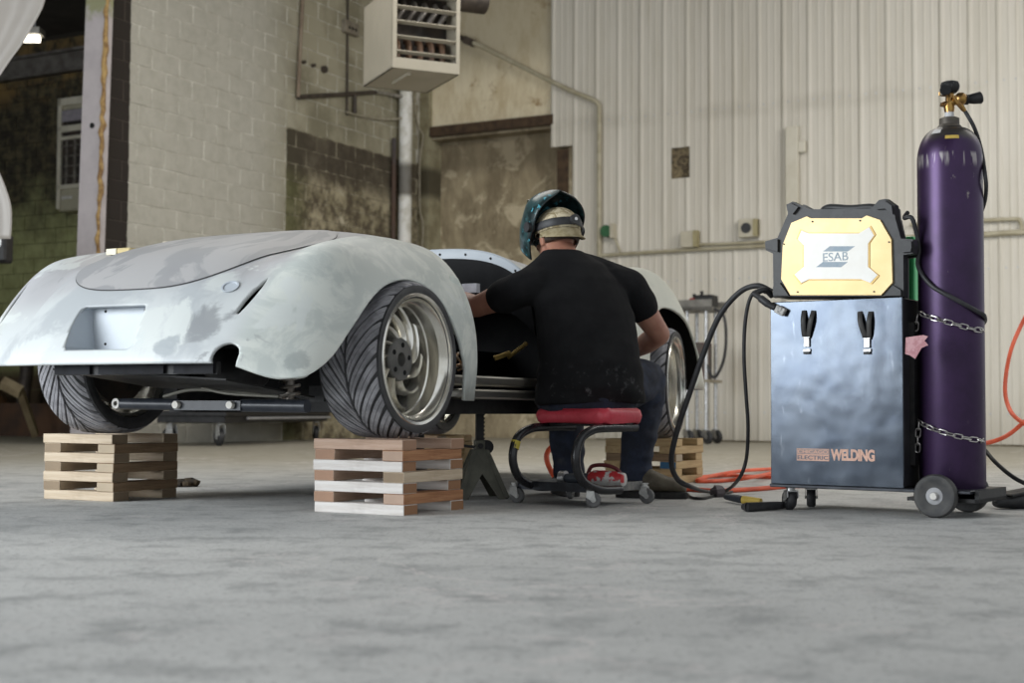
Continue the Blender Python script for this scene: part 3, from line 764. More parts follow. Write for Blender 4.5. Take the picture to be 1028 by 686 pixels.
# ---- wheels (local: axle along x, outer face +x)
RT = 0.289
TYRE = mat('tyre_rubber', (0.028, 0.028, 0.03), (0.05, 0.05, 0.052), 14, 0.6)
TREAD = mat('tyre_tread', (0.33, 0.325, 0.345), (0.19, 0.187, 0.20), 16, 0.6)
RIMM = mat('polished_alloy', (0.88, 0.86, 0.80), (0.74, 0.71, 0.63), 7, 0.22, 0.86)
HUBM = mat('grey_hub', (0.16, 0.155, 0.145), (0.10, 0.10, 0.095), 12, 0.5, 0.6)
RX = Matrix.Rotation(R(90), 4, 'Y')
def crown(x): return RT - 0.007 - 0.35 * x * x - (0.012 * sstep(abs(x), 0.095, 0.125))
def make_wheel(name):
    M_ = RX
    prof = [(0.222, -0.118)] + [(0.238, -0.124), (0.252, -0.130), (0.268, -0.127)] + [(crown(x), x) for x in (-0.118, -0.105, -0.08, -0.04, 0, 0.04, 0.08, 0.105, 0.118)] + [(0.268, 0.127), (0.252, 0.130), (0.238, 0.124), (0.222, 0.118)]
    b = B(); b.lathe(prof, 72, M_)
    b.f = [f for f in b.f if len(f) == 4]
    tire = b.build(name, TYRE, car, 35, world=False)
    b = B(); NB = 26; seg = 11
    for s_ in (-1, 1):
        for j in range(NB):
            f0 = 2 * math.pi * (j + (0.5 if s_ > 0 else 0)) / NB
            for part in range(1):
                st = []
                for i in range(seg + 1):
                    t = i / seg; x = s_ * (0.006 + 0.113 * t); ph = f0 - 0.62 * t ** 0.8
                    wd = (2 * math.pi / NB) * (0.36 + 0.05 * math.sin(math.pi * t))
                    r0 = crown(x) - 0.004; r1 = crown(x) + 0.0065
                    st.append([(x, r * math.cos(ph + e * wd), r * math.sin(ph + e * wd)) for r, e in ((r0, -1), (r1, -.92), (r1, -.06), (r1 - .004, -.02), (r1 - .004, .06), (r1, .1), (r1, .92), (r0, 1))])
                o_ = len(b.v)
                for row in st: b.v += row
                for i in range(seg):
                    for q in range(7): b.f.append((o_ + i * 8 + q, o_ + i * 8 + q + 1, o_ + i * 8 + 9 + q, o_ + i * 8 + 8 + q))
                b.f += [tuple(o_ + q for q in range(8)), tuple(o_ + seg * 8 + q for q in range(8))]
    b.build('tread', TREAD, tire, 25, world=False)
    b = B()
    # lip, barrel
    b.lathe([(0.240, 0.116), (0.243, 0.124), (0.238, 0.130), (0.228, 0.127), (0.224, 0.112), (0.216, 0.095), (0.206, 0.088), (0.204, 0.045), (0.199, 0.040), (0.196, -0.02), (0.205, -0.10), (0.238, -0.118)], 64, M_)
    b.f = [f for f in b.f if len(f) == 4]
    rim = b.build('rim', RIMM, tire, 30, world=False)
    for j in range(10):
        b = B(); f0 = 2 * math.pi * j / 10; n_ = 10
        for i in range(n_ + 1):
            t = i / n_; r = 0.066 + 0.136 * t; ph = f0 + 0.95 * t ** 1.3; wd = (0.30 - 0.10 * t)
            xf = 0.038 - 0.030 * t ** 2
            for e, dx in ((-1, -0.014), (-0.3, 0.012), (0.45, 0.004), (1, -0.022)):
                a = ph + e * wd * 0.5; b.v.append((xf + dx, r * math.cos(a), r * math.sin(a)))
            for e in (1, -1):
                a = ph + e * wd * 0.5; b.v.append((xf - 0.034, r * math.cos(a), r * math.sin(a)))
        for i in range(n_):
            for q in range(6): b.f.append((i * 6 + q, i * 6 + (q + 1) % 6, i * 6 + 6 + (q + 1) % 6, i * 6 + 6 + q))
        b.f += [tuple(range(6)), tuple(range(n_ * 6, n_ * 6 + 6))]
        b.build('spoke', RIMM, tire, 40, world=False)
    b = B(); b.lathe([(0.0, 0.020), (0.022, 0.020), (0.024, 0.046), (0.026, 0.052), (0.076, 0.050), (0.080, 0.044), (0.080, 0.0), (0.0, 0.0)], 40, M_)
    hub = b.build('hub_disc', HUBM, tire, 30, world=False)
    for j in range(5):
        a = 2 * math.pi * (j + 0.25) / 5; c_ = (0.0535 * math.cos(a), 0.0535 * math.sin(a))
        b = B(); b.cyl((0.046, *c_), (0.0525, *c_), 0.0095, 12); b.build('stud_hole', DARK, tire, True, world=False)
    b = B(); b.lathe([(0.0, 0.0255), (0.020, 0.0255), (0.020, 0.021)], 20, M_); b.build('hub_bore', RIMM, tire, True, world=False)
    b = B(); b.lathe([(0.0, -0.03), (0.165, -0.03), (0.165, -0.055), (0.0, -0.055)], 40, M_); b.build('brake_disc', mat('dark_iron', (0.05, 0.045, 0.04), (0.09, 0.07, 0.055), 10, 0.5, 0.6), tire, True, world=False)
    return tire
w0 = make_wheel('wheel')
rr = copy_tree(w0, car); lf = copy_tree(w0, car); rf = copy_tree(w0, car)
CRIB_R, CRIB_F = 0.266, 0.228
w0.location = (0.70, 0.0, CRIB_R + RT); w0.rotation_euler = (R(62), 0, 0)
rr.location = (-0.67, 0.0, CRIB_R + RT); rr.rotation_euler = (R(-20), 0, R(180))
rf.location = (0.70, 2.53, CRIB_F + RT); rf.rotation_euler = (R(15), 0, R(10))
lf.location = (-0.70, 2.55, CRIB_F + RT); lf.rotation_euler = (R(40), 0, R(187))
# ================================================================== CRIBS OF SAWN TIMBER
def wood(name, c1, c2, ends=None):
    k = Nodes(name); P = k.coords('Object')
    g = k.noise(k.mapped(P, (2.0, 26, 26)), 3.0, 5, 0.65, 0.6); g2 = k.noise(P, 6, 4)
    c = k.mix(k.step(g, 0.35, 0.68), c1, c2); c = k.mix(k.math('MULTIPLY', k.step(g2, 0.55, 0.75), 0.4), c, tuple(x * .7 for x in c2))
    if ends:
        nx_ = k.math('ABSOLUTE', k.xyz(k.coords('Normal'))[0]); c = k.mix(k.math('GREATER_THAN', nx_, 0.8), c, k.mix(g2, ends, tuple(x * .6 for x in ends)))
    k.col(c); k.rough(0.75); k.bump(g, 0.15, 0.003); return k.m
W_BLUE = None
W_PALE = wood('pale_pine', (0.56, 0.46, 0.34), (0.46, 0.36, 0.25), (0.30, 0.22, 0.14))
W_PINK = wood('pinkish_pine', (0.52, 0.37, 0.28), (0.42, 0.28, 0.20), (0.40, 0.235, 0.15))
W_RED = wood('reddish_fir', (0.40, 0.20, 0.095), (0.27, 0.115, 0.05), (0.50, 0.35, 0.26))
W_BROWN_OR_SHADED = wood('brown_fir_or_shaded_pine', (0.28, 0.185, 0.105), (0.19, 0.12, 0.065), (0.50, 0.40, 0.28))  # brown boards; also pale pine in shade on the left crib
W_OCHRE = wood('ochre_pine', (0.50, 0.36, 0.19), (0.40, 0.27, 0.13))
W_WHITE = wood('whitewashed_pine', (0.66, 0.63, 0.60), (0.55, 0.51, 0.47), (0.33, 0.17, 0.085))
W_BLUE = wood('blue_painted_end', (0.50, 0.36, 0.19), (0.40, 0.27, 0.13), (0.05, 0.17, 0.32))
LTH, LW = 0.038, 0.089
def timber_mesh(L):
    b = B(); b.box((0, 0, 0), (L, LW, LTH - 0.0006)); return b
proto_t = {}
def crib(name, label, corner, layers, first_along_r, mats, group, L=0.39, rot=TH):
    # corner = floor point of the near right-hand corner; local x to the car's right, y forward
    c0 = Vector(corner)
    ax_r = Vector((math.cos(rot), math.sin(rot), 0)); ax_f = Vector((-math.sin(rot), math.cos(rot), 0))
    cen = c0 - ax_r * (L / 2) + ax_f * (L / 2)
    t = thing(name, label, 'crib', cen, rot, group)
    for i in range(layers):
        along_r = (i % 2 == 0) == first_along_r
        for s_ in (-1, 1):
            m = mats(i, along_r, s_)
            key = (m.name, L)
            if key in proto_t:
                o = proto_t[key].copy(); C.objects.link(o); o.parent = t
            else:
                o = timber_mesh(L).build('timber', m, t, world=False, bevel=0.002); proto_t[key] = o
            PM[o.name] = PM[t.name].copy()
            z = (i + 0.5) * LTH; d = s_ * (L / 2 - LW / 2)
            j = random.uniform(-0.006, 0.006); jr = random.uniform(-0.012, 0.012)
            o.scale = (1, 1, 1)
            if along_r: o.location = (j, d + random.uniform(-.003, .003), z); o.rotation_euler = (0, 0, jr)
            else: o.location = (d + random.uniform(-.003, .003), j, z); o.rotation_euler = (0, 0, R(90) + jr)
    return t
def m_right(i, along_r, s_):
    if along_r: return W_PINK if i == 6 else W_WHITE
    if s_ > 0: return {1: W_RED, 3: W_PALE, 5: W_RED}[i]
    return W_PINK
def m_left(i, along_r, s_): return W_PALE if along_r or s_ < 0 else W_BROWN_OR_SHADED  # all pale pine; shade on its right side is put into the colour
def m_front(i, along_r, s_):
    if i == 2 and not along_r and s_ > 0: return W_BLUE
    return random.choice([W_OCHRE, W_BROWN_OR_SHADED, W_OCHRE]) if along_r else W_OCHRE
G = 'timber cribs under the wheels'
crib('wood_crib', 'wooden crib with whitewashed boards under the near rear wheel', onfloor(404.5, 518.5), 7, True, m_right, G, rot=R(-30))
cl = AX + Matrix.Rotation(TH, 3, 'Z') @ Vector((-0.70 + 0.195, -0.195 + 0.055, 0))
crib('wood_crib', 'pale unpainted pine crib under the left rear wheel, standing furthest left', (cl.x, cl.y, 0), 7, True, m_left, G, L=0.378)
cf = AX + Matrix.Rotation(TH, 3, 'Z') @ Vector((0.70 + 0.195, 2.55 - 0.195, 0))
crib('wood_crib', 'ochre pine crib with a blue painted end under the front wheel beside the boot', (cf.x, cf.y, 0), 6, False, m_front, G)
cq = AX + Matrix.Rotation(TH, 3, 'Z') @ Vector((-0.70 + 0.195, 2.55 - 0.195, 0))
crib('wood_crib', 'brown crib under the far front wheel, mostly hidden below the car', (cq.x, cq.y, 0), 6, False, m_front, G)

# ================================================================== JACK STAND
jp = onfloor(481, 500)
js = thing('jack_stand', 'dark olive steel jack stand under the door sill, between crib and stool', 'jack stand', (jp.x, jp.y, 0), R(12))
OLIVE = mat('olive_black_steel', (0.11, 0.108, 0.08), (0.065, 0.063, 0.048), 12, 0.5, 0.2)
b = B()
for sx in (-1, 1):
    for sy in (-1, 1):
        pts = [(sx * 0.028, sy * 0.028, 0.200), (sx * 0.10, sy * 0.10, 0.004)]
        b.tube(pts, [0.010, 0.014], 4)
for a in range(4):
    M_ = Matrix.Rotation(R(90 * a), 4, 'Z')
    # sheet sides of the pyramid with the cut-away triangle left open
    o_ = len(b.v)
    for p in ((-0.03, -0.030, 0.205), (0.03, -0.030, 0.205), (0.03, -0.062, 0.12), (-0.03, -0.062, 0.12), (-0.10, -0.105, 0.0), (-0.065, -0.105, 0.0), (0.10, -0.105, 0.0), (0.065, -0.105, 0.0), (0.0, -0.066, 0.105)):
        b.v.append(tuple(M_ @ Vector(p)))
    for f in ((0, 1, 2, 3), (3, 8, 5, 4), (2, 6, 7, 8), (0, 3, 4), (1, 6, 2), (3, 2, 8)): b.f.append(tuple(o_ + i for i in f))
base = b.build('base', OLIVE, js, world=False); sm = base.modifiers.new('t', 'SOLIDIFY'); sm.thickness = 0.004
b = B(); b.bbox(-0.022, 0.022, -0.022, 0.022, 0.16, 0.245); b.build('collar', OLIVE, js, world=False, bevel=0.003)
b = B(); b.bbox(-0.016, 0.016, -0.013, 0.013, 0.10, 0.405)
for i in range(11): b.box((0.017, 0, 0.20 + i * 0.017), (0.008, 0.018, 0.009), (0, R(25), 0))
b.build('ratchet_post', BLKMET, js, world=False)
b = B(); b.bbox(-0.022, 0.022, -0.018, 0.018, 0.402, 0.408); b.build('saddle', BLKMET, js, world=False)
b = B(); b.cyl((0.0, -0.03, 0.22), (0.0, -0.015, 0.22), 0.012, 10); b.cyl((0.028, -0.02, 0.215), (0.028, 0.02, 0.215), 0.03, 16); b.cyl((-0.025, -0.026, 0.215), (-0.085, -0.026, 0.222), 0.006, 8)
b.build('release_lever', BLKMET, js, True, world=False)

# floor jack saddle unit beside the crib (dark arm behind the jack stand)
fj = AX + Matrix.Rotation(TH, 3, 'Z') @ Vector((0.50, 0.60, 0))
t = thing('floor_jack', 'black jack with a flat saddle under the car behind the jack stand', 'jack', (fj.x, fj.y, 0), TH)
b = B(); b.bbox(-0.16, 0.06, -0.05, 0.05, 0.0, 0.05); b.build('base', BLKMET, t, world=False, bevel=.006)
b = B(); b.cyl((-0.05, 0, 0.05), (-0.05, 0, 0.33), 0.03, 14); b.cyl((-0.05, 0, 0.05), (-0.05, 0, 0.2), 0.045, 14); b.build('ram', BLKMET, t, True, world=False)
b = B(); b.bbox(-0.16, 0.05, -0.05, 0.05, 0.33, 0.355); b.build('saddle', BLKMET, t, world=False, bevel=.004)

# ================================================================== DOLLY BEHIND THE CAR
def caster(parent, x, y, ztop, r, wd, bracket_m, wheel_m, name='caster', yaw=0.0):
    M_ = Matrix.Translation((x, y, 0)) @ Matrix.Rotation(yaw, 4, 'Z')
    off = r * 0.35
    b = B(); b.lathe([(r * .55, ztop - .004), (r * .55, ztop), (0, ztop)], 14, M_); b.lathe([(0.0, ztop - .018), (r * .42, ztop - .018), (r * .42, ztop - .003), (0, ztop - .003)], 14, M_)
    for s_ in (-1, 1):
        pts = [(-r * .50, ztop - .014), (r * .40, ztop - .014), (off + r * .28, r * .95), (off + r * .12, r * .8), (off - r * .2, r * .85), (-r * .6, r * 1.3)]
        pl = [(a_, c_) for a_, c_ in pts]
        b.prism(pl, M_, s_ * (wd / 2 + .003), s_ * (wd / 2 + .0055))
    b.add(*(lambda q: (q.v, q.f))(B().bbox(-r * .5, r * .4, -wd / 2 - .0055, wd / 2 + .0055, ztop - .018, ztop - .013)), M_)
    o = b.build(name, bracket_m, parent, 40, world=False)
    b = B(); MW = M_ @ Matrix.Translation((off, 0, r)) @ Matrix.Rotation(R(90), 4, 'X')
    b.lathe([(r * .35, -wd / 2), (r * .85, -wd / 2), (r, -wd * .3), (r, wd * .3), (r * .85, wd / 2), (r * .35, wd / 2)], 24, MW, closed=True)
    b.build('caster_tyre', wheel_m, o, 40, world=False)
    b = B(); b.lathe([(0, -wd * .42), (r * .4, -wd * .42), (r * .4, wd * .42), (0, wd * .42)], 16, MW); b.lathe([(0, -wd / 2 - .008), (r * .14, -wd / 2 - .008), (r * .14, wd / 2 + .008), (0, wd / 2 + .008)], 8, MW)
    b.build('caster_hub', bracket_m, o, 40, world=False)
    return o
GREYRUB = mat('grey_rubber', (0.14, 0.14, 0.14), (0.09, 0.09, 0.09), 30, 0.6)
q0 = onfloor(221, 448); q1 = onfloor(182.5, 445.5); q2 = onfloor(317, 442.5)
vx = (q2 - q0); ang = math.atan2(vx.y, vx.x)
t = thing('platform_dolly', 'low black platform dolly on four casters behind the car', 'dolly', ((q0.x + q2.x) / 2, (q0.y + q2.y) / 2, 0), ang)
Ld = vx.length; Wd = 0.52
b = B(); b.bbox(-Ld / 2 - .12, Ld / 2 + .12, -0.10, Wd + .1, 0.225, 0.30); b.bbox(-Ld / 2 - .14, Ld / 2 + .14, -0.12, Wd + .12, 0.29, 0.345); b.build('platform', BLKMET, t, world=False, bevel=.008)
b = B(); b.cyl((-Ld / 2 + .35, -0.135, 0.27), (Ld / 2 + .1, -0.135, 0.27), 0.014, 10); b.build('rail', GREYPL, t, True, world=False)
for x, y, yw in ((-Ld / 2, 0.0, .8), (Ld / 2, 0.0, .5), (-Ld / 2, Wd, 1.2), (Ld / 2, Wd, 2.0)): caster(t, x, y, 0.226, 0.088, 0.055, mat('white_zinc', (0.62, 0.62, 0.6), (0.45, 0.45, 0.44), 40, 0.4, 0.5), BLACK, yaw=yw)

# ================================================================== ROLLING STOOL
SR = R(-42); sp = Vector((0.275, 5.735, 0))
st = thing('rolling_stool', 'mechanic\'s rolling stool with red pad and black looped frame under the man', 'stool', sp, SR)
k = Nodes('red_vinyl'); g = k.noise(k.coords('Object'), 14, 5, 0.6, 0.5); k.col(k.mix(k.step(g, .35, .7), (0.62, 0.06, 0.09), (0.50, 0.04, 0.06))); k.rough(0.38); k.bump(g, 0.4, 0.008)
b = B(); nx, ny = 14, 10; hx, hy = 0.183, 0.125
# cushion: bulged top, seam
for lay, (zf, gr) in enumerate(((0.322, -0.006), (0.330, 0.0), (0.352, 0.005), (0.373, 0.0), (0.382, -0.010))):
    for i in range(40):
        a = 2 * math.pi * i / 40; e = 0.22
        x = (hx + gr) * math.copysign(abs(math.cos(a)) ** e, math.cos(a)); y = (hy + gr) * math.copysign(abs(math.sin(a)) ** e, math.sin(a))
        sag = -0.008 * math.cos(x / hx * 1.4) if lay >= 3 else 0
        b.v.append((x + .045, y, zf + sag + 0.003 * math.sin(7 * a + lay)))
for l in range(4):
    for i in range(40): b.f.append((l * 40 + i, l * 40 + (i + 1) % 40, l * 40 + 40 + (i + 1) % 40, l * 40 + 40 + i))
b.f += [tuple(range(40)), tuple(range(160, 200))]
seat = b.build('seat_pad', k.m, st, 50, world=False); seat['label'] = 'red vinyl seat pad'
b = B()
for s_ in (-1, 1):
    pts = []
    for i in range(41): pts.append((hx * math.cos(0) if False else 0, 0, 0))
TUBEM = mat('black_tube_enamel', (0.016, 0.016, 0.018), (0.028, 0.028, 0.03), 16, 0.25, 0.2)
for xx in (-0.115, 0.205):
    b = B(); b.tube(spline([(xx, 0.10, 0.305), (xx, -0.06, 0.305), (xx, -0.17, 0.298), (xx, -0.25, 0.26), (xx, -0.275, 0.18), (xx, -0.235, 0.105), (xx, -0.13, 0.068), (xx, 0.0, 0.062)], 8), 0.0175, 12)
    o = b.build('frame_loop', TUBEM, st, True, world=False)
    if xx < 0:
        tb = B(); tb.lathe([(0.018, -.016), (0.0195, -.016), (0.0195, .016), (0.018, .016)], 14, Matrix.Translation((xx, -0.262, 0.235)) @ Matrix.Rotation(R(-20), 4, 'X'), closed=True)
        tb.build('yellow_tape', mat('yellow_tape', (0.60, 0.48, 0.06)), o, True, world=False)
b = B(); b.bbox(-0.13, 0.22, 0.02, 0.06, 0.310, 0.324); b.bbox(-0.13, 0.22, -0.07, -0.03, 0.310, 0.324); b.build('seat_bracket', BLKMET, st, world=False)
TR = mat('dark_steel_tray', (0.05, 0.055, 0.065), (0.03, 0.032, 0.038), 14, 0.4, 0.5)
hx, hy = 0.185, 0.165
b = B(); b.bbox(-hx, hx, -hy, hy, 0.060, 0.064); b.build('tray', TR, st, world=False)
for (x0, x1, y0, y1) in ((-hx - .003, hx + .003, -hy - .004, -hy), (-hx - .003, hx + .003, hy, hy + .004), (-hx - .004, -hx, -hy, hy), (hx, hx + .004, -hy, hy)):
    b = B(); b.bbox(x0, x1, y0, y1, 0.056, 0.090); b.build('tray_rim', TR if y1 - y0 < .05 else mat('worn_tray_edge', (0.30, 0.29, 0.27), (0.16, 0.16, 0.16), 20, 0.4, 0.6), st, world=False)
for sx, sy, yw in ((-1, -1, .4), (1, -1, .7), (1, 1, .3), (-1, 1, 2.0)): caster(st, sx * (hx + .01), sy * (hy + .008), 0.082, 0.030, 0.022, mat('white_zinc', (0.62, 0.62, 0.6), (0.45, 0.45, 0.44), 40, 0.4, 0.5), GREYRUB, yaw=yw)
# red and white air tool lying in the tray
tp = PM[st.name] @ Vector((0.06, 0.02, 0.064))
t = thing('angle_grinder', 'red and white power tool lying in the tray of the stool', 'power tool', tp, R(-30))
RW = Nodes('red_white_casing'); g = RW.noise(RW.coords('Object'), 26, 3); RW.col(RW.mix(RW.step(g, .48, .54), (0.50, 0.035, 0.04), (0.60, 0.58, 0.56))); RW.rough(0.45)
b = B(); b.tube([(-0.02, 0, 0.036), (0.0, 0, 0.038), (0.09, 0, 0.036), (0.13, 0, 0.034), (0.135, 0, 0.034)], [0.024, 0.032, 0.033, 0.028, 0.02], 14); b.build('casing', RW.m, t, True, world=False)
b = B(); b.tube([(-0.02, 0, 0.034), (-0.06, 0, 0.034), (-0.13, 0, 0.034)], [0.024, 0.022, 0.018], 12); b.build('grip', mat('dark_grip', (0.05, 0.06, 0.075)), t, True, world=False)
b = B(); b.tube(spline([(-0.03, 0.0, 0.055), (-0.01, 0.0, 0.085), (0.05, 0.0, 0.09), (0.10, 0.0, 0.075), (0.12, 0, 0.05)], 6), 0.008, 8); b.build('handle', mat('dark_red_plastic', (0.12, 0.02, 0.025)), t, True, world=False)
b = B(); b.cyl((-0.13, 0, 0.034), (-0.155, 0, 0.034), 0.03, 16); b.build('disc', ZINC, t, True, world=False)

# dark rubble beside the left crib
t = thing('rubble_pile', 'small heap of dark crumbs on the floor beside the pale crib', 'debris', onfloor(184, 489))
for i in range(9):
    b = B(); r = random.uniform(.012, .03); b.ball((random.uniform(-.05, .05), random.uniform(-.03, .03), r * .7), (r * 1.2, r, r * .8), 7, 5)
    b.v = [tuple(Vector(p) * (1 + .12 * noise.noise(Vector(p) * 60))) for p in b.v]
    b.build('crumb', mat('dark_crumb', (0.025, 0.02, 0.016), (0.06, 0.04, 0.02), 30, 0.9), t, world=False)
# ================================================================== WELDING CART  (local: x along the front to the right, y into the depth)
CRT = R(-35.4); CO_ = Vector((1.198, 5.27, 0))
cart = thing('welding_cart', 'wheeled welding cart with a scuffed bare steel cabinet front', 'cart', CO_, CRT)
CM = PM[cart.name]
k = Nodes('scuffed_steel'); P = k.coords('Object')
g1 = k.noise(P, 5.5, 6, 0.6, 0.7); g2 = k.noise(k.mapped(P, (1, 1, 0.25)), 26, 6, 0.7); g3 = k.noise(k.mapped(P, (40, 1, 3)), 5, 4, 0.6, 0.4)
c = k.mix(k.step(g1, 0.3, 0.7), (0.050, 0.060, 0.077), (0.078, 0.09, 0.108)); c = k.mix(k.math('MULTIPLY', k.step(g2, 0.6, 0.72), .5), c, (0.16, 0.175, 0.195))
sc_ = k.step(k.noise(k.mapped(P, (30, 1, 2.5), rot=(0, R(20), 0)), 3, 5, 0.7, 0.5), 0.70, 0.73); c = k.mix(k.math('MULTIPLY', sc_, .7), c, (0.05, 0.06, 0.08))
k.col(c); k.metal(0.9); k.rough(k.math('ADD', 0.12, k.math('MULTIPLY', g1, 0.14))); k.bump(k.math('ADD', k.math('MULTIPLY', k.noise(P, 4.5, 2), 3.0), k.math('MULTIPLY', g2, .12)), 0.035, 0.03)
STEEL = k.m
SIDEM = mat('black_cabinet_side', (0.012, 0.012, 0.014), (0.025, 0.025, 0.028), 9, 0.45)
Z0, Z1, HW = 0.098, 0.788, 0.259
b = B(); b.bbox(-HW + .002, HW - .002, 0.004, 0.30, Z0 + .002, Z1 - .002); b.build('cabinet', SIDEM, cart, world=False, bevel=.004)
fp = B().bbox(-HW, HW, -0.003, 0.004, Z0, Z1).build('front_panel', STEEL, cart, world=False, bevel=.0025); fp['label'] = 'scuffed bare steel front panel'
def panel_px(px, py): # picture point on the cabinet's front -> local x, z
    q = CM.inverted() @ onplane(px, py, CM @ Vector((0, -0.003, 0)), CM.to_3x3() @ Vector((0, 1, 0))); return q.x, q.z
STRAP = mat('black_leather_strap', (0.014, 0.013, 0.012), (0.03, 0.028, 0.026), 30, 0.55)
for (ax0, ax1, cx_, top, bot, lz) in ((807.5, 817, 810.5, 312, 338, 353), (863.5, 874.5, 871, 313, 339, 353)):
    p0, p1, pc, pl = panel_px(ax0, top), panel_px(ax1, top), panel_px(cx_, bot), panel_px(cx_, lz)
    b = B()
    for (xa, za) in (p0, p1):
        s_ = -1 if xa < pc[0] else 1
        pts = [(xa, -0.006, za), (xa * .7 + (pc[0] + s_ * .006) * .3, -0.020, za * .6 + pc[1] * .4), (pc[0] + s_ * .009, -0.014, pc[1] + .01), (pc[0] + s_ * .005, -0.008, pc[1] - .004)]
        b.tube(spline(pts, 6), 0.0095, 8, flat=0.25, up=(1, 0, 0))
    o = b.build('strap', STRAP, cart, True, world=False)
    b = B(); b.box((pc[0], -0.008, (pc[1] * .6 + pl[1] * .4)), (0.022, 0.010, 0.034)); b.box((pc[0], -0.007, pl[1] + .004), (0.030, 0.008, 0.012)); b.cyl((pc[0] - .014, -.012, pc[1] - .004), (pc[0] + .014, -.012, pc[1] - .004), .004, 8)
    o = b.build('latch', ZINC, cart, world=False, bevel=.002)
    b = B(); b.box((pc[0], -0.009, pl[1] - .006), (0.024, 0.009, 0.009)); b.build('catch', BLKMET, o, world=False)
# lettering on the panel
SALM = mat('salmon_print', (0.70, 0.42, 0.31), (0.60, 0.35, 0.26), 60, 0.5)
INKD = mat('dark_print', (0.10, 0.11, 0.14), (0.15, 0.15, 0.18), 60, 0.5)
a0, a1 = panel_px(800, 450.3), panel_px(832.5, 463.3)
b = B(); b.bbox(a0[0], a1[0], -0.0045, -0.003, a1[1], a0[1]); pl_ = b.build('print_block', SALM, cart, world=False)
FR_ = Matrix.Rotation(R(90), 4, 'X')
hgt = a0[1] - a1[1]
mx = (a0[0] + a1[0]) / 2
b = B(); e = .0022; b.bbox(a0[0] + e, a1[0] - e, -0.0050, -0.0044, a1[1] + hgt * .54, a0[1] - e); b.build('print_band', mat('faded_salmon_ink', (0.30, 0.22, 0.21), (0.36, 0.26, 0.24), 50, .5), pl_, world=False)
def fit(name, body, x0, x1, zc, hh, m, par, y=-0.0046, off=0.0, sp=1.0):
    o = text(name, body, m, par, Matrix.Translation(((x0 + x1) / 2, y, zc)) @ FR_, 1.0, 0.0004, off * 1.0, 'CENTER', sp)
    bpy.context.view_layer.update()
    d = o.dimensions; sx = (x1 - x0) / d.x; sz = hh / d.y
    bb = [Vector(c_) for c_ in o.bound_box]; cx = (bb[0].x + bb[6].x) / 2; cy = (bb[0].y + bb[6].y) / 2
    me = bpy.data.meshes.new_from_object(o.evaluated_get(bpy.context.evaluated_depsgraph_get()))
    me.transform(Matrix.Translation(((x0 + x1) / 2, y, zc)) @ FR_ @ Matrix.Diagonal((sx, sz, 1, 1)) @ Matrix.Translation((-cx, -cy, 0)))
    bpy.data.objects.remove(o); o = bpy.data.objects.new(name, me); C.objects.link(o); o.parent = par
    if not me.materials: me.materials.append(m)
    o['kind'] = 'stuff' if False else 'thing'; del o['kind']; PM[o.name] = PM[par.name].copy()
    return o
fit('lettering', 'CHICAGO', a0[0] + .004, a1[0] - .004, a1[1] + hgt * .75, hgt * .30, SALM, pl_, -0.0054, .02)
fit('lettering', 'ELECTRIC', a0[0] + .003, a1[0] - .003, a1[1] + hgt * .27, hgt * .33, INKD, pl_, -0.0049, .02)
b0, b1 = panel_px(834, 449.5), panel_px(878.3, 465.5)
fit('lettering', 'WELDING', b0[0], b1[0], (b0[1] + b1[1]) / 2 + .001, (b0[1] - b1[1]) * .80, SALM, pl_, -0.0036, .045, 0.92)
# undercarriage
b = B(); b.bbox(-0.262, 0.30, -0.01, 0.425, 0.086, 0.099); b.bbox(0.30, 0.50, -0.01, 0.36, 0.086, 0.099); b.build('deck', TR, cart, world=False, bevel=.003)
b = B(); b.bbox(0.262, 0.52, 0.02, 0.34, 0.055, 0.068); b.bbox(0.505, 0.52, 0.02, 0.34, 0.055, 0.10); b.build('bottle_tray', BLKMET, cart, world=False)
b = B(); b.cyl((0.378, -0.02, 0.077), (0.378, 0.36, 0.077), 0.009, 10); b.build('axle', ZINC, cart, True, world=False)
for y in (-0.012, 0.348):
    M_ = Matrix.Translation((0.378, y, 0.077)) @ Matrix.Rotation(R(90), 4, 'X')
    b = B(); b.lathe([(0.030, -0.016), (0.055, -0.018), (0.060, -0.020), (0.072, -0.018), (0.077, -0.010), (0.077, 0.010), (0.072, 0.018), (0.060, 0.020), (0.055, 0.018), (0.030, 0.016)], 40, M_, closed=True)
    o = b.build('wheel', mat('dusty_black_tyre', (0.035, 0.035, 0.036), (0.06, 0.058, 0.055), 26, 0.65), cart, 35, world=False)
    b = B(); b.lathe([(0, -.019), (.030, -.017), (.034, -.008), (.034, .008), (.030, .017), (0, .019)], 28, M_); b.build('wheel_hub', GREYPL, o, 35, world=False)
    b = B(); b.lathe([(0, -.026), (.012, -.026), (.016, -.019), (.016, .019), (.012, .030), (0, .030)], 12, M_); b.build('axle_cap', CHROME, o, 35, world=False)
for y, yw in ((0.035, 2.4), (0.225, 2.0)): caster(cart, -0.195, y, 0.087, 0.038, 0.034, ZINC, BLACK, yaw=yw)
b = B(); b.bbox(0.255, 0.275, 0.07, 0.26, 0.18, 0.70); b.build('bottle_rest', BLKMET, cart, world=False)

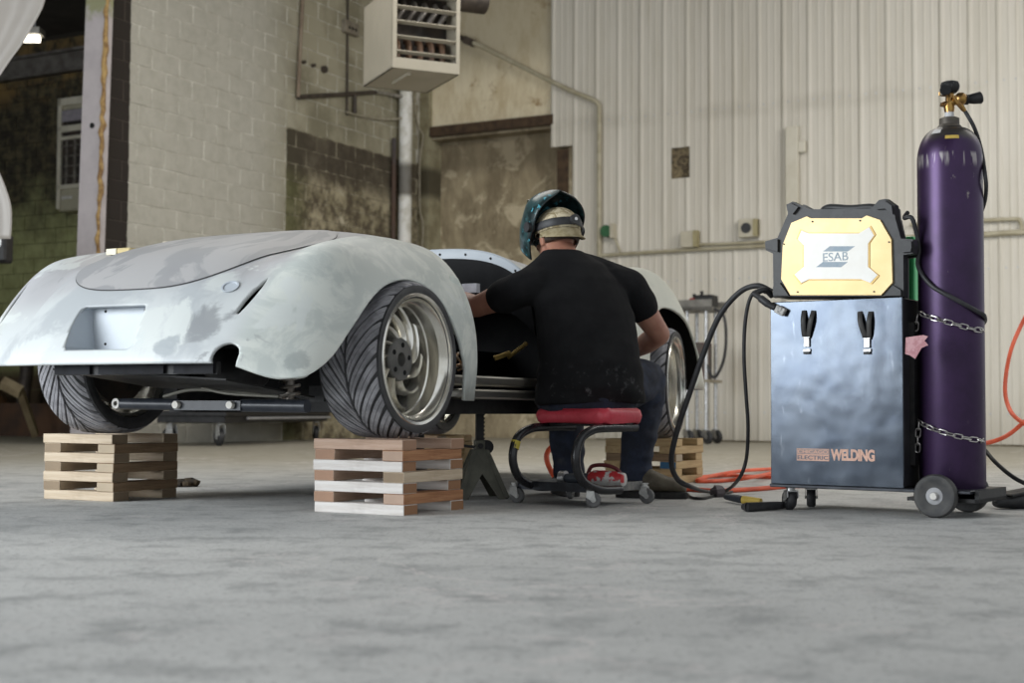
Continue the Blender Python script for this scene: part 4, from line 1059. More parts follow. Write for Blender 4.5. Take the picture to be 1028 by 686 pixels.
# ================================================================== WELDER ON THE CART
wm = thing('welding_machine', 'black and gold boxy welding power source on top of the steel cabinet', 'welder', CM @ Vector((0, 0, Z1)), CRT)
def zp(x, y, d=0.0):   # point measured on the enlarged view (915 px = 160 px, from 760,190) -> local x, z on the plane y=d
    q = PM[wm.name].inverted() @ onplane(760 + x / 5.719, 190 + y / 5.719, CM @ Vector((0, 0.012, 0)), CM.to_3x3() @ Vector((0, 1, 0))); return (q.x, max(q.z, 0.0))
BUMP = mat('black_bumper_plastic', (0.022, 0.022, 0.023), (0.035, 0.035, 0.036), 26, 0.5)
I4 = Matrix.Identity(4)
outl = [(90, 622), (86, 372), (45, 352), (42, 300), (112, 280), (150, 190), (172, 140), (168, 84), (200, 68), (262, 98), (300, 112), (660, 108), (705, 58), (740, 52), (792, 90), (800, 170), (832, 285), (900, 288), (908, 330), (900, 372), (845, 380), (846, 622)]
P_ = [zp(*q) for q in outl]
b = B(); b.prism(P_, I4, 0.012, 0.05, 0.004); b.build('front_bumper', BUMP, wm, world=False)
body_o = [(105, 622), (105, 330), (190, 165), (300, 125), (660, 120), (770, 160), (805, 330), (805, 622)]
b = B(); b.prism([zp(*q) for q in body_o], I4, 0.048, 0.125); b.build('casing', BUMP, wm, world=False)
b = B(); b.prism([(x * .93 - .012, z) for x, z in P_], I4, 0.12, 0.145); b.build('rear_bumper', BUMP, wm, world=False)
for pts in ([(178, 130), (172, 88), (200, 76), (250, 104), (215, 150)], [(690, 120), (712, 68), (740, 62), (785, 95), (790, 150), (740, 120)], [(52, 345), (50, 306), (130, 286), (130, 366)], [(835, 292), (895, 296), (900, 335), (892, 366), (840, 370)], [(96, 616), (96, 560), (140, 535), (195, 616)], [(735, 616), (785, 548), (838, 580), (838, 616)]):
    b = B(); b.prism([zp(*q) for q in pts], I4, -0.002, 0.03, 0.004); b.build('corner_guard', BUMP, wm, world=False)
b = B(); h0, h1 = zp(320, 105), zp(650, 98); b.tube(spline([(h0[0], 0.085, h0[1] - .03), (h0[0] + .02, 0.10, h0[1] + .006), ((h0[0] + h1[0]) / 2, 0.10, h1[1] + .010), (h1[0] - .02, 0.10, h1[1] + .006), (h1[0], 0.10, h1[1] - .03)], 6), 0.015, 10); b.build('carry_handle', BUMP, wm, True, world=False)
GOLD = mat('gold_painted_panel', (0.56, 0.39, 0.165), (0.62, 0.46, 0.22), 4, 0.34, 0.25)
gp = [(200, 193), (290, 155), (310, 166), (610, 166), (638, 150), (715, 176), (780, 290), (786, 540), (720, 613), (195, 613), (141, 520), (150, 320)]
b = B(); b.prism([zp(*q) for q in gp], I4, 0.002, 0.02, 0.003); gpo = b.build('side_panel', GOLD, wm, world=False); gpo['label'] = 'gold painted side panel'
wp = [(255, 232), (300, 250), (600, 250), (662, 212), (690, 262), (655, 312), (655, 452), (712, 500), (668, 548), (612, 525), (300, 525), (255, 548), (213, 498), (268, 450), (268, 322), (232, 286)]
def scaled(pts, s_, c_=(455, 385)): return [(c_[0] + (x - c_[0]) * s_, c_[1] + (y - c_[1]) * s_) for x, y in pts]
b = B(); b.prism([zp(*q) for q in wp], I4, -0.0015, 0.004, 0.0015); rg = b.build('raised_border', mat('dark_gold', (0.55, 0.36, 0.10), (0.48, 0.31, 0.09), 5, .35, .25), gpo, world=False)
b = B(); b.prism([zp(*q) for q in scaled(wp, 0.965)], I4, -0.0030, 0.002, 0.002); wpo = b.build('badge_panel', mat('white_gloss_panel', (0.76, 0.74, 0.69), (0.70, 0.67, 0.60), 5, 0.25), gpo, world=False)
b = B()
for q in ((325, 188), (598, 183), (162, 318), (764, 306), (240, 592), (678, 590)):
    x, z = zp(*q); b.cyl((x, 0.003, z), (x, -0.001, z), 0.0032, 8)
b.build('panel_screw', BLKMET, gpo, world=False)
LOGO = mat('blue_grey_print', (0.26, 0.34, 0.40), (0.32, 0.38, 0.43), 40, 0.5)
for pts in ([(427, 330), (571, 330), (530, 360), (389, 360)], [(388, 420), (530, 420), (492, 450), (348, 450)]):
    b = B(); b.prism([zp(*q) for q in pts], I4, -0.0036, -0.002); b.build('logo_stripe', LOGO, gpo, world=False)
t0, t1 = zp(388, 370), zp(532, 410)
fit('lettering', 'ESAB', t0[0], t1[0], (t0[1] + t1[1]) / 2, t0[1] - t1[1], LOGO, gpo, -0.0036, .0, 1.0)
# sockets on the right-hand end, and a lead that loops from the top
b = B(); b.cyl((0.26, 0.10, 0.20), (0.29, 0.10, 0.20), 0.018, 14); b.build('socket', mat('brown_connector', (0.16, 0.09, 0.04)), wm, True, world=False)

# ================================================================== GAS CYLINDER
gx = CM @ Vector((0.378, 0.172, 0.068))
gc = thing('gas_cylinder', 'tall purple compressed gas cylinder standing on the back of the cart', 'gas cylinder', gx, CRT)
k = Nodes('purple_enamel'); P = k.coords('Object'); X = k.xyz(P)
g = k.noise(P, 7, 6, 0.7); g2 = k.noise(k.mapped(P, (1, 1, 0.35)), 22, 5, 0.7)
c = k.mix(k.step(g, 0.35, 0.7), (0.050, 0.025, 0.074), (0.037, 0.020, 0.054))
chip = k.math('MULTIPLY', k.step(g2, 0.63, 0.67), k.step(k.noise(P, 3, 3), 0.48, 0.58)); c = k.mix(k.math('MULTIPLY', chip, 0.75), c, (0.30, 0.27, 0.25))
c = k.mix(k.step(k.math('ADD', X[2], k.math('MULTIPLY', g, 0.05)), 1.305, 1.345), c, (0.075, 0.068, 0.062))
drip = k.math('MULTIPLY', k.step(k.noise(k.mapped(P, (1, 1, 0.12)), 34, 3), 0.53, 0.60), k.math('MULTIPLY', k.step(X[2], 1.185, 1.22), k.math('SUBTRACT', 1.0, k.step(X[2], 1.235, 1.25))))
c = k.mix(k.math('MULTIPLY', drip, .8), c, (0.36, 0.33, 0.33))
k.col(c); k.rough(0.36); k.metal(0.55)
RC = 0.1165
prof = [(0, 0.0), (0.09, 0.0), (0.108, 0.012), (RC, 0.035), (RC, 1.225)]
for i in range(1, 13):
    a = R(90) * i / 12; prof.append((0.040 + (RC - 0.040) * math.cos(a) ** 0.9, 1.225 + 0.122 * math.sin(a)))
b = B(); b.lathe(prof, 56); shell = b.build('bottle_shell', k.m, gc, 40, world=False)
NECK = mat('dull_neck_ring', (0.12, 0.105, 0.085), (0.07, 0.06, 0.05), 20, 0.6, 0.4)
b = B(); b.lathe([(0.046, 1.335), (0.050, 1.345), (0.036, 1.362), (0.036, 1.384), (0.028, 1.388), (0, 1.388)], 28); b.build('neck_ring', NECK, gc, 35, world=False)
b = B(); b.lathe([(0.052, 1.338), (0.055, 1.338), (0.055, 1.345), (0.046, 1.350)], 28); b.build('collar_ring', BLKMET, gc, 35, world=False)
# curved stickers
def sticker(name, z0, z1, a0, a1, m, rr=0.0012):
    b = B(); n = 10
    def rad(z):
        for (r0, q0), (r1, q1) in zip(prof, prof[1:]):
            if q0 <= z <= q1: return r0 + (r1 - r0) * (z - q0) / max(1e-6, q1 - q0)
        return RC
    for j in range(4):
        z = z0 + (z1 - z0) * j / 3
        for i in range(n + 1):
            a = a0 + (a1 - a0) * i / n; r = rad(z) + rr; b.v.append((r * math.cos(a), r * math.sin(a), z))
    for j in range(3):
        for i in range(n): q = j * (n + 1) + i; b.f.append((q, q + 1, q + n + 2, q + n + 1))
    o = b.build(name, m, gc, True, world=False); return o
face = math.atan2(-gx.y, -gx.x) - CRT
sticker('yellow_sticker', 1.292, 1.305, face - 0.15, face + 0.32, mat('yellow_label', (0.60, 0.42, 0.09)))
sticker('white_sticker', 1.318, 1.334, face - 0.75, face - 0.35, mat('white_label', (0.6, 0.58, 0.56)))
VAL = mat('brass_valve', (0.40, 0.24, 0.07), (0.22, 0.12, 0.05), 30, 0.3, 0.9)
b = B(); b.cyl((0, 0, 1.385), (0, 0, 1.41), 0.017, 14); b.build('white_plug', mat('white_tape', (0.62, 0.62, 0.62)), gc, True, world=False)
face2 = Matrix.Rotation(-CRT, 4, 'Z')       # undo the cart's turn so that x runs along the picture
def vb(pts_): return [tuple(face2 @ Vector(p)) for p in pts_]
b = B(); b.tube(vb([(0, 0, 1.40), (0.0, 0, 1.425), (0, 0, 1.45), (0.003, 0, 1.475), (0.003, 0, 1.485)]), [0.016, 0.020, 0.014, 0.016, 0.010], 12)
b.tube(vb([(-0.022, 0, 1.435), (0.03, -0.004, 1.452), (0.05, -0.004, 1.458)]), [0.012, 0.016, 0.012], 10)
b.tube(vb([(0.012, -0.02, 1.465), (0.028, -0.02, 1.44), (0.046, -0.02, 1.415), (0.052, -0.02, 1.408)]), [0.010, 0.012, 0.009, 0.007], 10)
b.build('valve_body', VAL, gc, True, world=False)
b = B(); b.ball(tuple(face2 @ Vector((0.038, -0.015, 1.455))), 0.024, 14, 10); b.build('regulator_body', VAL, gc, True, world=False)
b = B(); b.lathe([(0, 1.480), (0.022, 1.480), (0.032, 1.490), (0.036, 1.505), (0.032, 1.519), (0.018, 1.524), (0, 1.524)], 8, face2 @ Matrix.Translation((0.004, 0, 0)))
for i in range(8):
    a = 2 * math.pi * i / 8; b.ball(tuple(face2 @ Vector((0.004 + 0.029 * math.cos(a), 0.029 * math.sin(a), 1.505))), (0.007, 0.007, 0.013), 8, 6)
b.build('handwheel', BLKMET, gc, True, world=False)
b = B(); b.tube(vb([(0.05, -0.01, 1.452), (0.062, -0.01, 1.454), (0.066, -0.01, 1.455), (0.085, -0.01, 1.457), (0.112, -0.01, 1.461), (0.116, -0.01, 1.462)]), [0.018, 0.020, 0.016, 0.020, 0.023, 0.019], 14); b.build('regulator_knob', BLKMET, gc, True, world=False)
b = B(); b.lathe([(0, 0), (0.019, 0), (0.020, 0.005), (0.020, 0.012), (0, 0.014)], 20, face2 @ Matrix.Translation((-0.022, -0.022, 1.482)) @ Matrix.Rotation(R(75), 4, 'X')); b.build('pressure_gauge', BLKMET, gc, True, world=False)
b = B(); b.tube(vb([(-0.022, 0, 1.435), (-0.032, 0, 1.437)]), 0.008, 8); b.tube(vb([(-0.028, 0, 1.470), (-0.036, -.002, 1.472), (-0.036, -.002, 1.482)]), 0.003, 6); b.tube(vb([(-0.028, 0.0, 1.47), (0.0, 0.0, 1.468)]), 0.003, 6); b.build('valve_stem', VAL, gc, True, world=False)

# hose from the regulator, down behind the cylinder and round to the welder
def hose(name, label, pts, r, m, cat='cable', n=8, group=None, parts=()):
    b = B(); pp = spline(pts, 10); b.tube(pp, r, n); o = b.build(name, m, None, True); return tag(o, label, cat, group)
cyc = Vector((gx.x, gx.y, 0))
def oncyl(px, py, extra=0.008, back=False):
    d = ray(px, py); dx = Vector((d.x, d.y)); o = Vector((CP.x - cyc.x, CP.y - cyc.y)); rr = RC + extra
    a = dx.dot(dx); bb = 2 * o.dot(dx); cc = o.dot(o) - rr * rr; disc = bb * bb - 4 * a * cc
    if disc < 0: t = -bb / (2 * a)
    else: t = (-bb + (1 if back else -1) * math.sqrt(disc)) / (2 * a)
    return CP + d * t
vtip = PM[gc.name] @ (face2 @ Vector((0.052, -0.02, 1.408)))
hose('gas_hose', 'black gas hose curving from the brass valve down the cylinder side', [vtip, at(978, 128, vtip.y - .0), at(985, 150, vtip.y + .02), oncyl(988.5, 172, .010), oncyl(990, 190, .012), oncyl(987, 208, .012, True), oncyl(975, 235, .012, True)], 0.0075, BLACK)
hw = PM[wm.name]
hose('welder_lead', 'black lead looping off the welder and across the purple cylinder', [hw @ Vector((0.255, 0.07, 0.315)), at(908, 219, 5.16), at(916, 220, 5.13), oncyl(922.5, 248, .012), oncyl(922, 268, .012), oncyl(935, 287, .010), oncyl(958, 300, .010), oncyl(980, 312, .010), oncyl(988.5, 318, .010), oncyl(986, 326, .012, True), oncyl(970, 330, .012, True)], 0.008, BLACK)

# green plastic sheet hung behind the welder
k = Nodes('green_plastic'); g = k.noise(k.coords('Object'), 12, 4); k.col(k.mix(g, (0.06, 0.60, 0.17), (0.09, 0.66, 0.22))); k.rough(0.35)
b = B(); b.bbox(0.29, 0.375, 0.335, 0.385, 0.02, 0.245); b.bbox(0.30, 0.365, 0.34, 0.38, 0.245, 0.275)
o = b.build('green_jug', k.m, None, False, bevel=.008) if False else None
b = B()
for p in ((0.27, 0.315, 0.0), (0.352, 0.318, 0.0), (0.352, 0.318, 0.285), (0.27, 0.315, 0.285)): pass
gj = thing('plastic_case', 'bright green plastic case behind the welder beside the cylinder', 'case', hw @ Vector((0.10, 0.37, -0.689)), CRT)
b = B(); b.bbox(-0.10, 0.085, -0.04, 0.04, 0.685, 0.95); b.build('case_shell', k.m, gj, world=False, bevel=.01, seg=2)
b = B(); b.bbox(-0.09, 0.075, -0.035, 0.035, 0.0, 0.685); b.build('stand', BLKMET, gj, world=False)

# ---- chains round the cylinder
def link_mesh(L, W, r):
    b = B(); h = L / 2 - W / 2; pts = []
    for i in range(7): a = R(-90 + 180 * i / 6); pts.append((h + W / 2 * math.cos(a), W / 2 * math.sin(a), 0))
    for i in range(7): a = R(90 + 180 * i / 6); pts.append((-h + W / 2 * math.cos(a), W / 2 * math.sin(a), 0))
    b.tube(pts, r, 6, closed=True); return b
LNK = link_mesh(0.034, 0.017, 0.0026); link0 = None
CHN = mat('galvanised_chain', (0.60, 0.58, 0.55), (0.42, 0.40, 0.38), 60, 0.35, 0.9)
def chain(label, path, hang):
    global link0
    t = thing('safety_chain', label, 'chain', path[0], 0, 'chains holding the cylinder')
    def run(pts):
        global link0
        pp = spline(pts, 30); s_ = [0]
        for a, b_ in zip(pp, pp[1:]): s_.append(s_[-1] + (b_ - a).length)
        pitch = 0.0275; n = int(s_[-1] / pitch)
        for i in range(n):
            d = (i + .5) * pitch; j = max(x for x in range(len(s_)) if s_[x] <= d); j = min(j, len(pp) - 2)
            p = pp[j]; T = (pp[j + 1] - pp[j]).normalized()
            N = Vector((p.x - cyc.x, p.y - cyc.y, 0)).normalized()
            N = (N - T * N.dot(T)).normalized(); Bn = T.cross(N)
            q = R(25 if i % 2 else -62)
            y = N * math.cos(q) + Bn * math.sin(q); z = T.cross(y)
            Mx = Matrix(((T.x, y.x, z.x, p.x), (T.y, y.y, z.y, p.y), (T.z, y.z, z.z, p.z), (0, 0, 0, 1)))
            if link0 is None: link0 = LNK.build('chain_link', CHN, t, True, world=False); o = link0
            else: o = link0.copy(); C.objects.link(o); o.parent = t
            o.matrix_local = PM[t.name].inverted() @ Mx
            PM[o.name] = PM[t.name].copy()
    run(path); run(hang)
    return t
hk1 = CM @ Vector((0.285, 0.05, 0.70)); hk2 = CM @ Vector((0.285, 0.05, 0.32))
c1 = [oncyl(924, 315, .010), oncyl(935, 319, .008), oncyl(955, 324.5, .008), oncyl(975, 330, .008), oncyl(986, 332, .008), oncyl(980, 334, .008, True)]
chain('upper galvanised chain round the purple cylinder, with the pink tag', c1, [oncyl(921, 317, .018), oncyl(919.5, 326, .018), oncyl(919, 338, .018)])
c2 = [oncyl(922, 423, .010), oncyl(935, 430, .008), oncyl(955, 436.5, .008), oncyl(975, 441, .008), oncyl(986, 442.5, .008), oncyl(980, 444, .008, True)]
chain('lower galvanised chain round the foot of the purple cylinder', c2, [oncyl(922.5, 424, .018), oncyl(921.5, 438, .018), oncyl(921, 456, .018)])
# pink cardboard tag, cut like a fat arrow
tp = at(917.5, 337, 5.02); tn = Matrix.Rotation(R(-20), 4, 'Z')
k = Nodes('pink_card'); g = k.noise(k.coords('Object'), 40, 4); k.col(k.mix(k.step(g, .4, .6), (0.50, 0.24, 0.26), (0.62, 0.36, 0.38))); k.rough(0.8)
b = B(); s_ = 0.00365
b.prism([((x - 92) * s_ / 2.87, -(y - 135) * s_ / 2.87) for x, y in ((70, 140), (117, 134), (130, 138), (120, 150), (130, 162), (112, 170), (95, 200), (80, 190), (68, 186))], Matrix.Identity(4), -0.001, 0.001)
o = b.build('pink_tag', k.m, None); o.location = tp; o.rotation_euler = (0, 0, R(-20)); tag(o, 'pink arrow-shaped card tag hanging from the upper chain', 'tag')

# ---- foot pedal at the right edge, with its cable
t = thing('foot_pedal', 'black welding foot pedal on the floor at the right edge', 'pedal', onfloor(1020, 511), R(20))
b = B(); b.tube([(-0.10, 0, 0.02), (-0.08, 0, 0.028), (0.0, 0, 0.035), (0.10, 0, 0.04), (0.16, 0, 0.04)], [0.012, 0.024, 0.036, 0.042, 0.042], 12, flat=1.3); b.build('housing', BLACK, t, True, world=False)
b = B(); b.box((0.04, -0.0, 0.066), (0.20, 0.10, 0.014), (0, R(-8), 0)); b.build('treadle', BLKMET, t, world=False, bevel=.004)
hose('pedal_cable', 'black cable sloping from the cylinder foot to the pedal', [oncyl(975, 440, .010, True), at(986, 449, 5.45), at(1000, 465, 5.35), at(1020, 481, 5.25), at(1045, 492, 5.2), at(1060, 500, 5.2)], 0.008, BLACK)
# ---- orange air hoses
hose('air_hose', 'orange air hose looping down from the right edge to behind the cylinder', [at(1040, 300, 7.5), at(1026, 325, 7.5), at(1014, 355, 7.4), at(1009, 390, 7.3), at(1014, 412, 7.2), at(1026, 424, 7.0), at(1044, 432, 6.9)], 0.011, ORANGE, 'hose')
hose('air_hose', 'orange air hose dipping low at the right edge behind the cylinder foot', [at(1046, 408, 6.9), at(1028, 424, 7.0), at(1010, 438, 7.0), at(990, 445, 7.0), at(960, 448, 6.95), onfloor(930, 478, .012), onfloor(880, 484, .012)], 0.011, ORANGE, 'hose')
oh = [onfloor(646, 487, .012), onfloor(690, 480.5, .012), onfloor(730, 477.5, .012), onfloor(760, 479, .012), onfloor(800, 479, .012), onfloor(850, 475, .012), onfloor(860, 470, .012), onfloor(800, 469, .012), onfloor(775, 471, .014), onfloor(745, 473, .026), onfloor(715, 478, .02), onfloor(700, 483, .012), onfloor(730, 482.5, .012), onfloor(760, 478.5, .03), onfloor(785, 474, .012), onfloor(830, 478, .012)]
hose('air_hose', 'tangle of orange air hose on the floor behind the cabinet', oh, 0.0105, ORANGE, 'hose')
hose('air_hose', 'near orange air hose lying flat from the boot to the cart caster', [onfloor(655, 493, .011), onfloor(690, 491.5, .011), onfloor(720, 493, .011), onfloor(760, 491, .011), onfloor(800, 488, .011), onfloor(860, 487, .011)], 0.011, ORANGE, 'hose')
hose('air_hose', 'orange air hose arching up beside the left leg of the man', [onfloor(562, 487, .02), at(556, 478, 6.75), at(550, 466, 6.7), at(549, 456, 6.7), at(554, 449, 6.72), at(562, 446, 6.75)], 0.013, ORANGE, 'hose')
# ---- thick torch cable of the welder: up from the floor, over to the machine, and back
sk = hw @ Vector((-0.30, 0.10, 0.05))
cab = [sk, at(760, 287, 5.55), at(742, 294, 5.6), at(722, 318, 5.65), at(706, 356, 5.7), at(692, 396, 5.75), at(680, 432, 5.8), at(674, 462, 5.85), at(680, 481, 5.88), at(695, 489.5, 5.9), onfloor(712, 494, .012), onfloor(728, 493, .012), at(741, 482, 5.8), at(749, 462, 5.7), at(751, 430, 5.62), at(749, 396, 5.58), at(747, 360, 5.56), at(748, 325, 5.54), at(753, 300, 5.52), at(762, 292, 5.5), hw @ Vector((-0.28, 0.10, 0.03))]
b = B(); pp = spline(cab, 10); n_ = len(pp); rr = [0.0115 if i < n_ * 0.42 else max(0.0075, 0.0115 - (i - n_ * .42) * .0004) for i in range(n_)]
b.tube(pp, rr, 10); tag(b.build('torch_cable', BLACK, None, True), 'thick black torch cable hanging in a long loop beside the cabinet', 'cable')
hose('earth_cable', 'thin dark cable curving on the floor by the boot', [onfloor(688, 494, .007), onfloor(694, 499.5, .007), onfloor(706, 500.5, .007), onfloor(720, 497, .007), onfloor(735, 494, .007)], 0.006, BLKMET)
b = B(); b.tube([onfloor(716, 494.5, .02), onfloor(718, 494.2, .022), onfloor(722, 494, .022), onfloor(723, 494, .02)], [0.02, 0.03, 0.03, 0.02], 10); tag(b.build('cable_clip', mat('purple_grey_rubber', (0.10, 0.08, 0.09))), 'round grey clip on the torch cable lying on the floor', 'clip')
# connector clamp hanging at the cabinet's upper left corner
e0_ = hw @ Vector((-0.30, 0.07, 0.02))
t = thing('earth_clamp', 'black grip with steel jaw hanging over the top left corner of the cabinet', 'clamp', at(772, 296, 5.40), 0)
b = B(); b.tube(spline([at(757, 295, 5.45), at(764, 300, 5.42), at(772, 306, 5.40), at(778, 309, 5.39)], 6), [0.011] * 6 + [0.015] * 6 + [0.013] * 7, 10); b.tube(spline([at(757, 295, 5.45), at(768, 291, 5.46), hw @ Vector((-0.28, 0.06, 0.03))], 6), 0.012, 10); b.build('grip', BLACK, t, True)
b = B(); q = at(783.5, 312, 5.375); b.box(tuple(q), (0.040, 0.022, 0.030), (0, R(28), R(-35))); jw = b.build('jaw', mat('marked_clamp', (0.10, 0.10, 0.10), (0.55, 0.53, 0.5), 70, .5), t, bevel=.003)
# stick electrode holder / brush on the floor by the caster
t = thing('electrode_holder', 'yellow and black electrode holder lying on the floor by the cart caster', 'welding tool', onfloor(755, 504), R(8))
f0, f1, f2, f3 = onfloor(729, 499, .02), onfloor(746, 502, .02), onfloor(764, 503.5, .018), onfloor(786, 507.5, .016)
b = B(); b.tube([f0, f0 * .3 + f1 * .7, f1], [.012, .016, .015], 10); b.build('nozzle', mat('dark_blue_black', (0.03, 0.035, 0.05)), t, True)
b = B(); b.tube([f1, f2], [.017, .012], 10); b.build('yellow_sleeve', mat('yellow_plastic', (0.62, 0.44, 0.08)), t, True)
b = B(); b.tube([onfloor(746, 509, .016), onfloor(750, 509.5, .018), onfloor(778, 508, .016), onfloor(792, 507, .014)], [.012, .018, .016, .012], 10, flat=.7); b.build('handle', BLACK, t, True)
# ================================================================== THINGS ON AND BY THE WALLS
def RW_(p): return RM @ Vector(p)
def wt(name, label, cat, pts, r, m, n=8, group=None, res=6):
    b = B(); b.tube(spline([RW_(p) for p in pts], res) if res else [RW_(p) for p in pts], r, n); return tag(b.build(name, m, None, True), label, cat, group)
def bk(x, y, off=-0.04): q = on_back(x, y); return (q.x, off, q.z)
def lf(x, y, off=0.05): q = on_left(x, y); return (off, q.y, q.z)
CREAMP = mat('cream_painted_pipe', (0.46, 0.42, 0.31), (0.36, 0.32, 0.22), 8, 0.55)
WHITEP = mat('white_painted_pipe', (0.62, 0.61, 0.57), (0.50, 0.48, 0.43), 5, 0.55)
DARKP = mat('dark_iron_pipe', (0.05, 0.04, 0.033), (0.09, 0.07, 0.055), 10, 0.6, 0.3)
BROWNP = mat('brown_pipe', (0.17, 0.12, 0.085), (0.28, 0.22, 0.16), 3, 0.6, 0.2)
# unit heater hung from the roof
HA = R(24); hc = at(393.5, 68, 10.9); hz = hc.z
ht = thing('unit_heater', 'cream louvred gas unit heater hanging high in front of the corner', 'heater', (hc.x, hc.y, hz), HA)
HM = mat('cream_enamel', (0.375, 0.335, 0.26), (0.34, 0.305, 0.235), 3, 0.5)
HB = mat('heater_inside', (0.022, 0.018, 0.015), (0.05, 0.035, 0.025), 8, 0.7)
WH, DP, HH = 0.56, 0.72, 0.66
b = B(); f_ = 0.05
b.bbox(0, 0.012, 0, DP, 0, HH); b.bbox(WH - .012, WH, 0, DP, 0, HH); b.bbox(0, WH, 0, DP, 0, 0.012); b.bbox(0, WH, 0, DP, HH - .012, HH); b.bbox(0, WH, DP - .012, DP, 0, HH)
b.build('casing', HM, ht, world=False)
b = B(); b.bbox(0, WH, -0.012, 0.004, 0, 0.085); b.bbox(0, WH, -0.012, 0.004, HH - .03, HH); b.bbox(0, 0.035, -0.012, 0.004, 0.085, HH - .03); b.bbox(WH - .03, WH, -0.012, 0.004, 0.085, HH - .03); b.build('front_frame', HM, ht, world=False, bevel=.003)
b = B(); b.bbox(0.013, WH - .013, 0.25, 0.26, 0.013, HH - .013); b.build('inner_back', HB, ht, world=False)
for i in range(5):
    z = 0.135 + i * 0.118; b = B(); b.box((WH / 2, 0.012, z), (WH - .066, 0.055, 0.006), (R(-14), 0, 0)); b.build('louvre', HM, ht, world=False)
TUBO = mat('burner_tube', (0.15, 0.085, 0.05), (0.10, 0.06, 0.04), 6, 0.5, 0.3)
for i in range(5):
    x = 0.085 + i * 0.095; b = B(); b.tube(spline([(x, 0.14, 0.05), (x, 0.12, 0.14), (x, 0.13, 0.235), (x, 0.20, 0.27)], 6), 0.026, 10); b.build('burner_tube', TUBO, ht, True, world=False)
for i in range(5):
    x = 0.10 + i * 0.09; b = B(); b.tube(spline([(x - .03, 0.13, 0.40), (x, 0.11, 0.46), (x + .04, 0.12, 0.52), (x + .05, 0.18, 0.58)], 6), 0.022, 10); b.build('heat_tube', mat('pale_tube', (0.20, 0.185, 0.165), (0.1, 0.085, 0.075), 6, .4, .4), ht, True, world=False)
b = B()
for x, y in ((0.06, 0.1), (WH - .06, 0.1), (0.06, DP - .1), (WH - .06, DP - .1)): b.cyl((x, y, HH), (x, y, WALL_H - hz + .005), 0.008, 8)
b.build('hanger_rod', ZINC, ht, world=False)
b = B(); b.bbox(0.16, 0.19, 0.10, 0.45, -0.02, 0.0); b.build('base_rail', HM, ht, world=False)
fl = at(478, 2, 11.9)
t = thing('flue_duct', 'dark round flue duct beside the top of the heater', 'duct', fl, HA)
b = B(); b.cyl((-0.22, 0, 0.02), (0.08, 0, 0.02), 0.115, 20); b.build('duct_elbow', DARKP, t, True, world=False)
b = B(); b.cyl((0.0, 0.02, 0.06), (0.0, 0.02, WALL_H - fl.z + .01), 0.10, 20); b.build('duct_riser', DARKP, t, True, world=False)
# pipes on the left wall
wt('drain_pipe', 'slim brown pipe running down the block wall from the roof', 'pipe', [lf(302, -40), lf(300, 10), lf(297, 70), lf(296, 98)], 0.022, BROWNP)
wt('gas_pipe', 'black iron pipe running level across the blocks toward the heater', 'pipe', [lf(296, 98), lf(318, 96.5), lf(345, 95), lf(374, 93)], 0.026, DARKP)
t = thing('pipe_drop', 'short black pipe stub hanging below the level gas pipe', 'pipe', RW_(lf(353, 95)), RA)
b = B(); b.cyl((0, 0, 0), (0, 0, -0.22), 0.024, 10); b.build('stub', DARKP, t, True, world=False)
b = B(); b.cyl((0, 0, -0.20), (0, 0, -0.235), 0.03, 10); b.build('cap', DARKP, t, True, world=False)
wt('conduit_pipe', 'thin dark conduit dropping straight down the stained blocks', 'pipe', [lf(347.5, -30, .03), lf(347, 40, .03), lf(346.5, 116, .03)], 0.013, DARKP)
t = thing('junction_box', 'small grey junction box with three knockouts on the stained blocks', 'electrical box', RW_(lf(349, 27, .0)), RA)
b = B(); b.bbox(0.0, 0.07, -0.14, 0.16, -0.10, 0.06); b.build('box', mat('dirty_grey_box', (0.24, 0.21, 0.16), (0.17, 0.145, 0.11), 10, .7), t, world=False, bevel=.006)
b = B()
for y in (-0.06, 0.01, 0.08): b.cyl((0.068, y, -0.03), (0.073, y, -0.03), 0.022, 10)
b.build('knockout', DARK, t, world=False)
wt('gas_line', 'grey tube sagging from the gas pipe past the pillar to the heater', 'pipe', [lf(374, 93), lf(386, 94.5), lf(400, 99, .12), bk(418, 102, -.25), bk(432, 100, -.5), bk(444, 95, -.8), bk(448, 87, -1.0), bk(446, 80, -1.4)], 0.022, mat('grey_tube', (0.30, 0.28, 0.24), (0.2, 0.18, 0.15)))
wt('loose_cable', 'pale cable drooping from the blocks and rising to the heater', 'cable', [lf(345, 113), lf(360, 117), lf(380, 120), lf(396, 119, .12), bk(410, 111, -.15), bk(424, 98, -.3), bk(436, 88, -.6)], 0.012, mat('pale_cable', (0.42, 0.38, 0.30), (0.3, 0.27, 0.2)))
wt('hanging_cable', 'thin pale cable hanging down beside the white corner pipe', 'cable', [bk(426, 92, -.30), bk(423, 110, -.16), bk(424, 128, -.10), bk(427, 138, -.06), bk(424, 160, -.06), bk(423.5, 190, -.06), bk(424, 212, -.06), bk(427, 228, -.06), bk(425.5, 260, -.06), bk(425, 330, -.06)], 0.013, mat('pale_cable', (0.42, 0.38, 0.30), (0.3, 0.27, 0.2)))
q0, q1 = lf(404, 94, .14), lf(404, 250, .14)
k = Nodes('peeling_white_pipe'); V = roomvec(k); X = k.xyz(V); g = k.noise(V, 7, 5)
c = k.mix(k.step(g, .4, .65), (0.82, 0.81, 0.77), (0.62, 0.60, 0.53)); bd = k.math('MULTIPLY', k.step(X[2], 3.12, 3.2), k.math('SUBTRACT', 1.0, k.step(X[2], 3.52, 3.64))); c = k.mix(k.math('MULTIPLY', bd, .85), c, (0.07, 0.06, 0.045)); k.col(c); k.rough(.6)
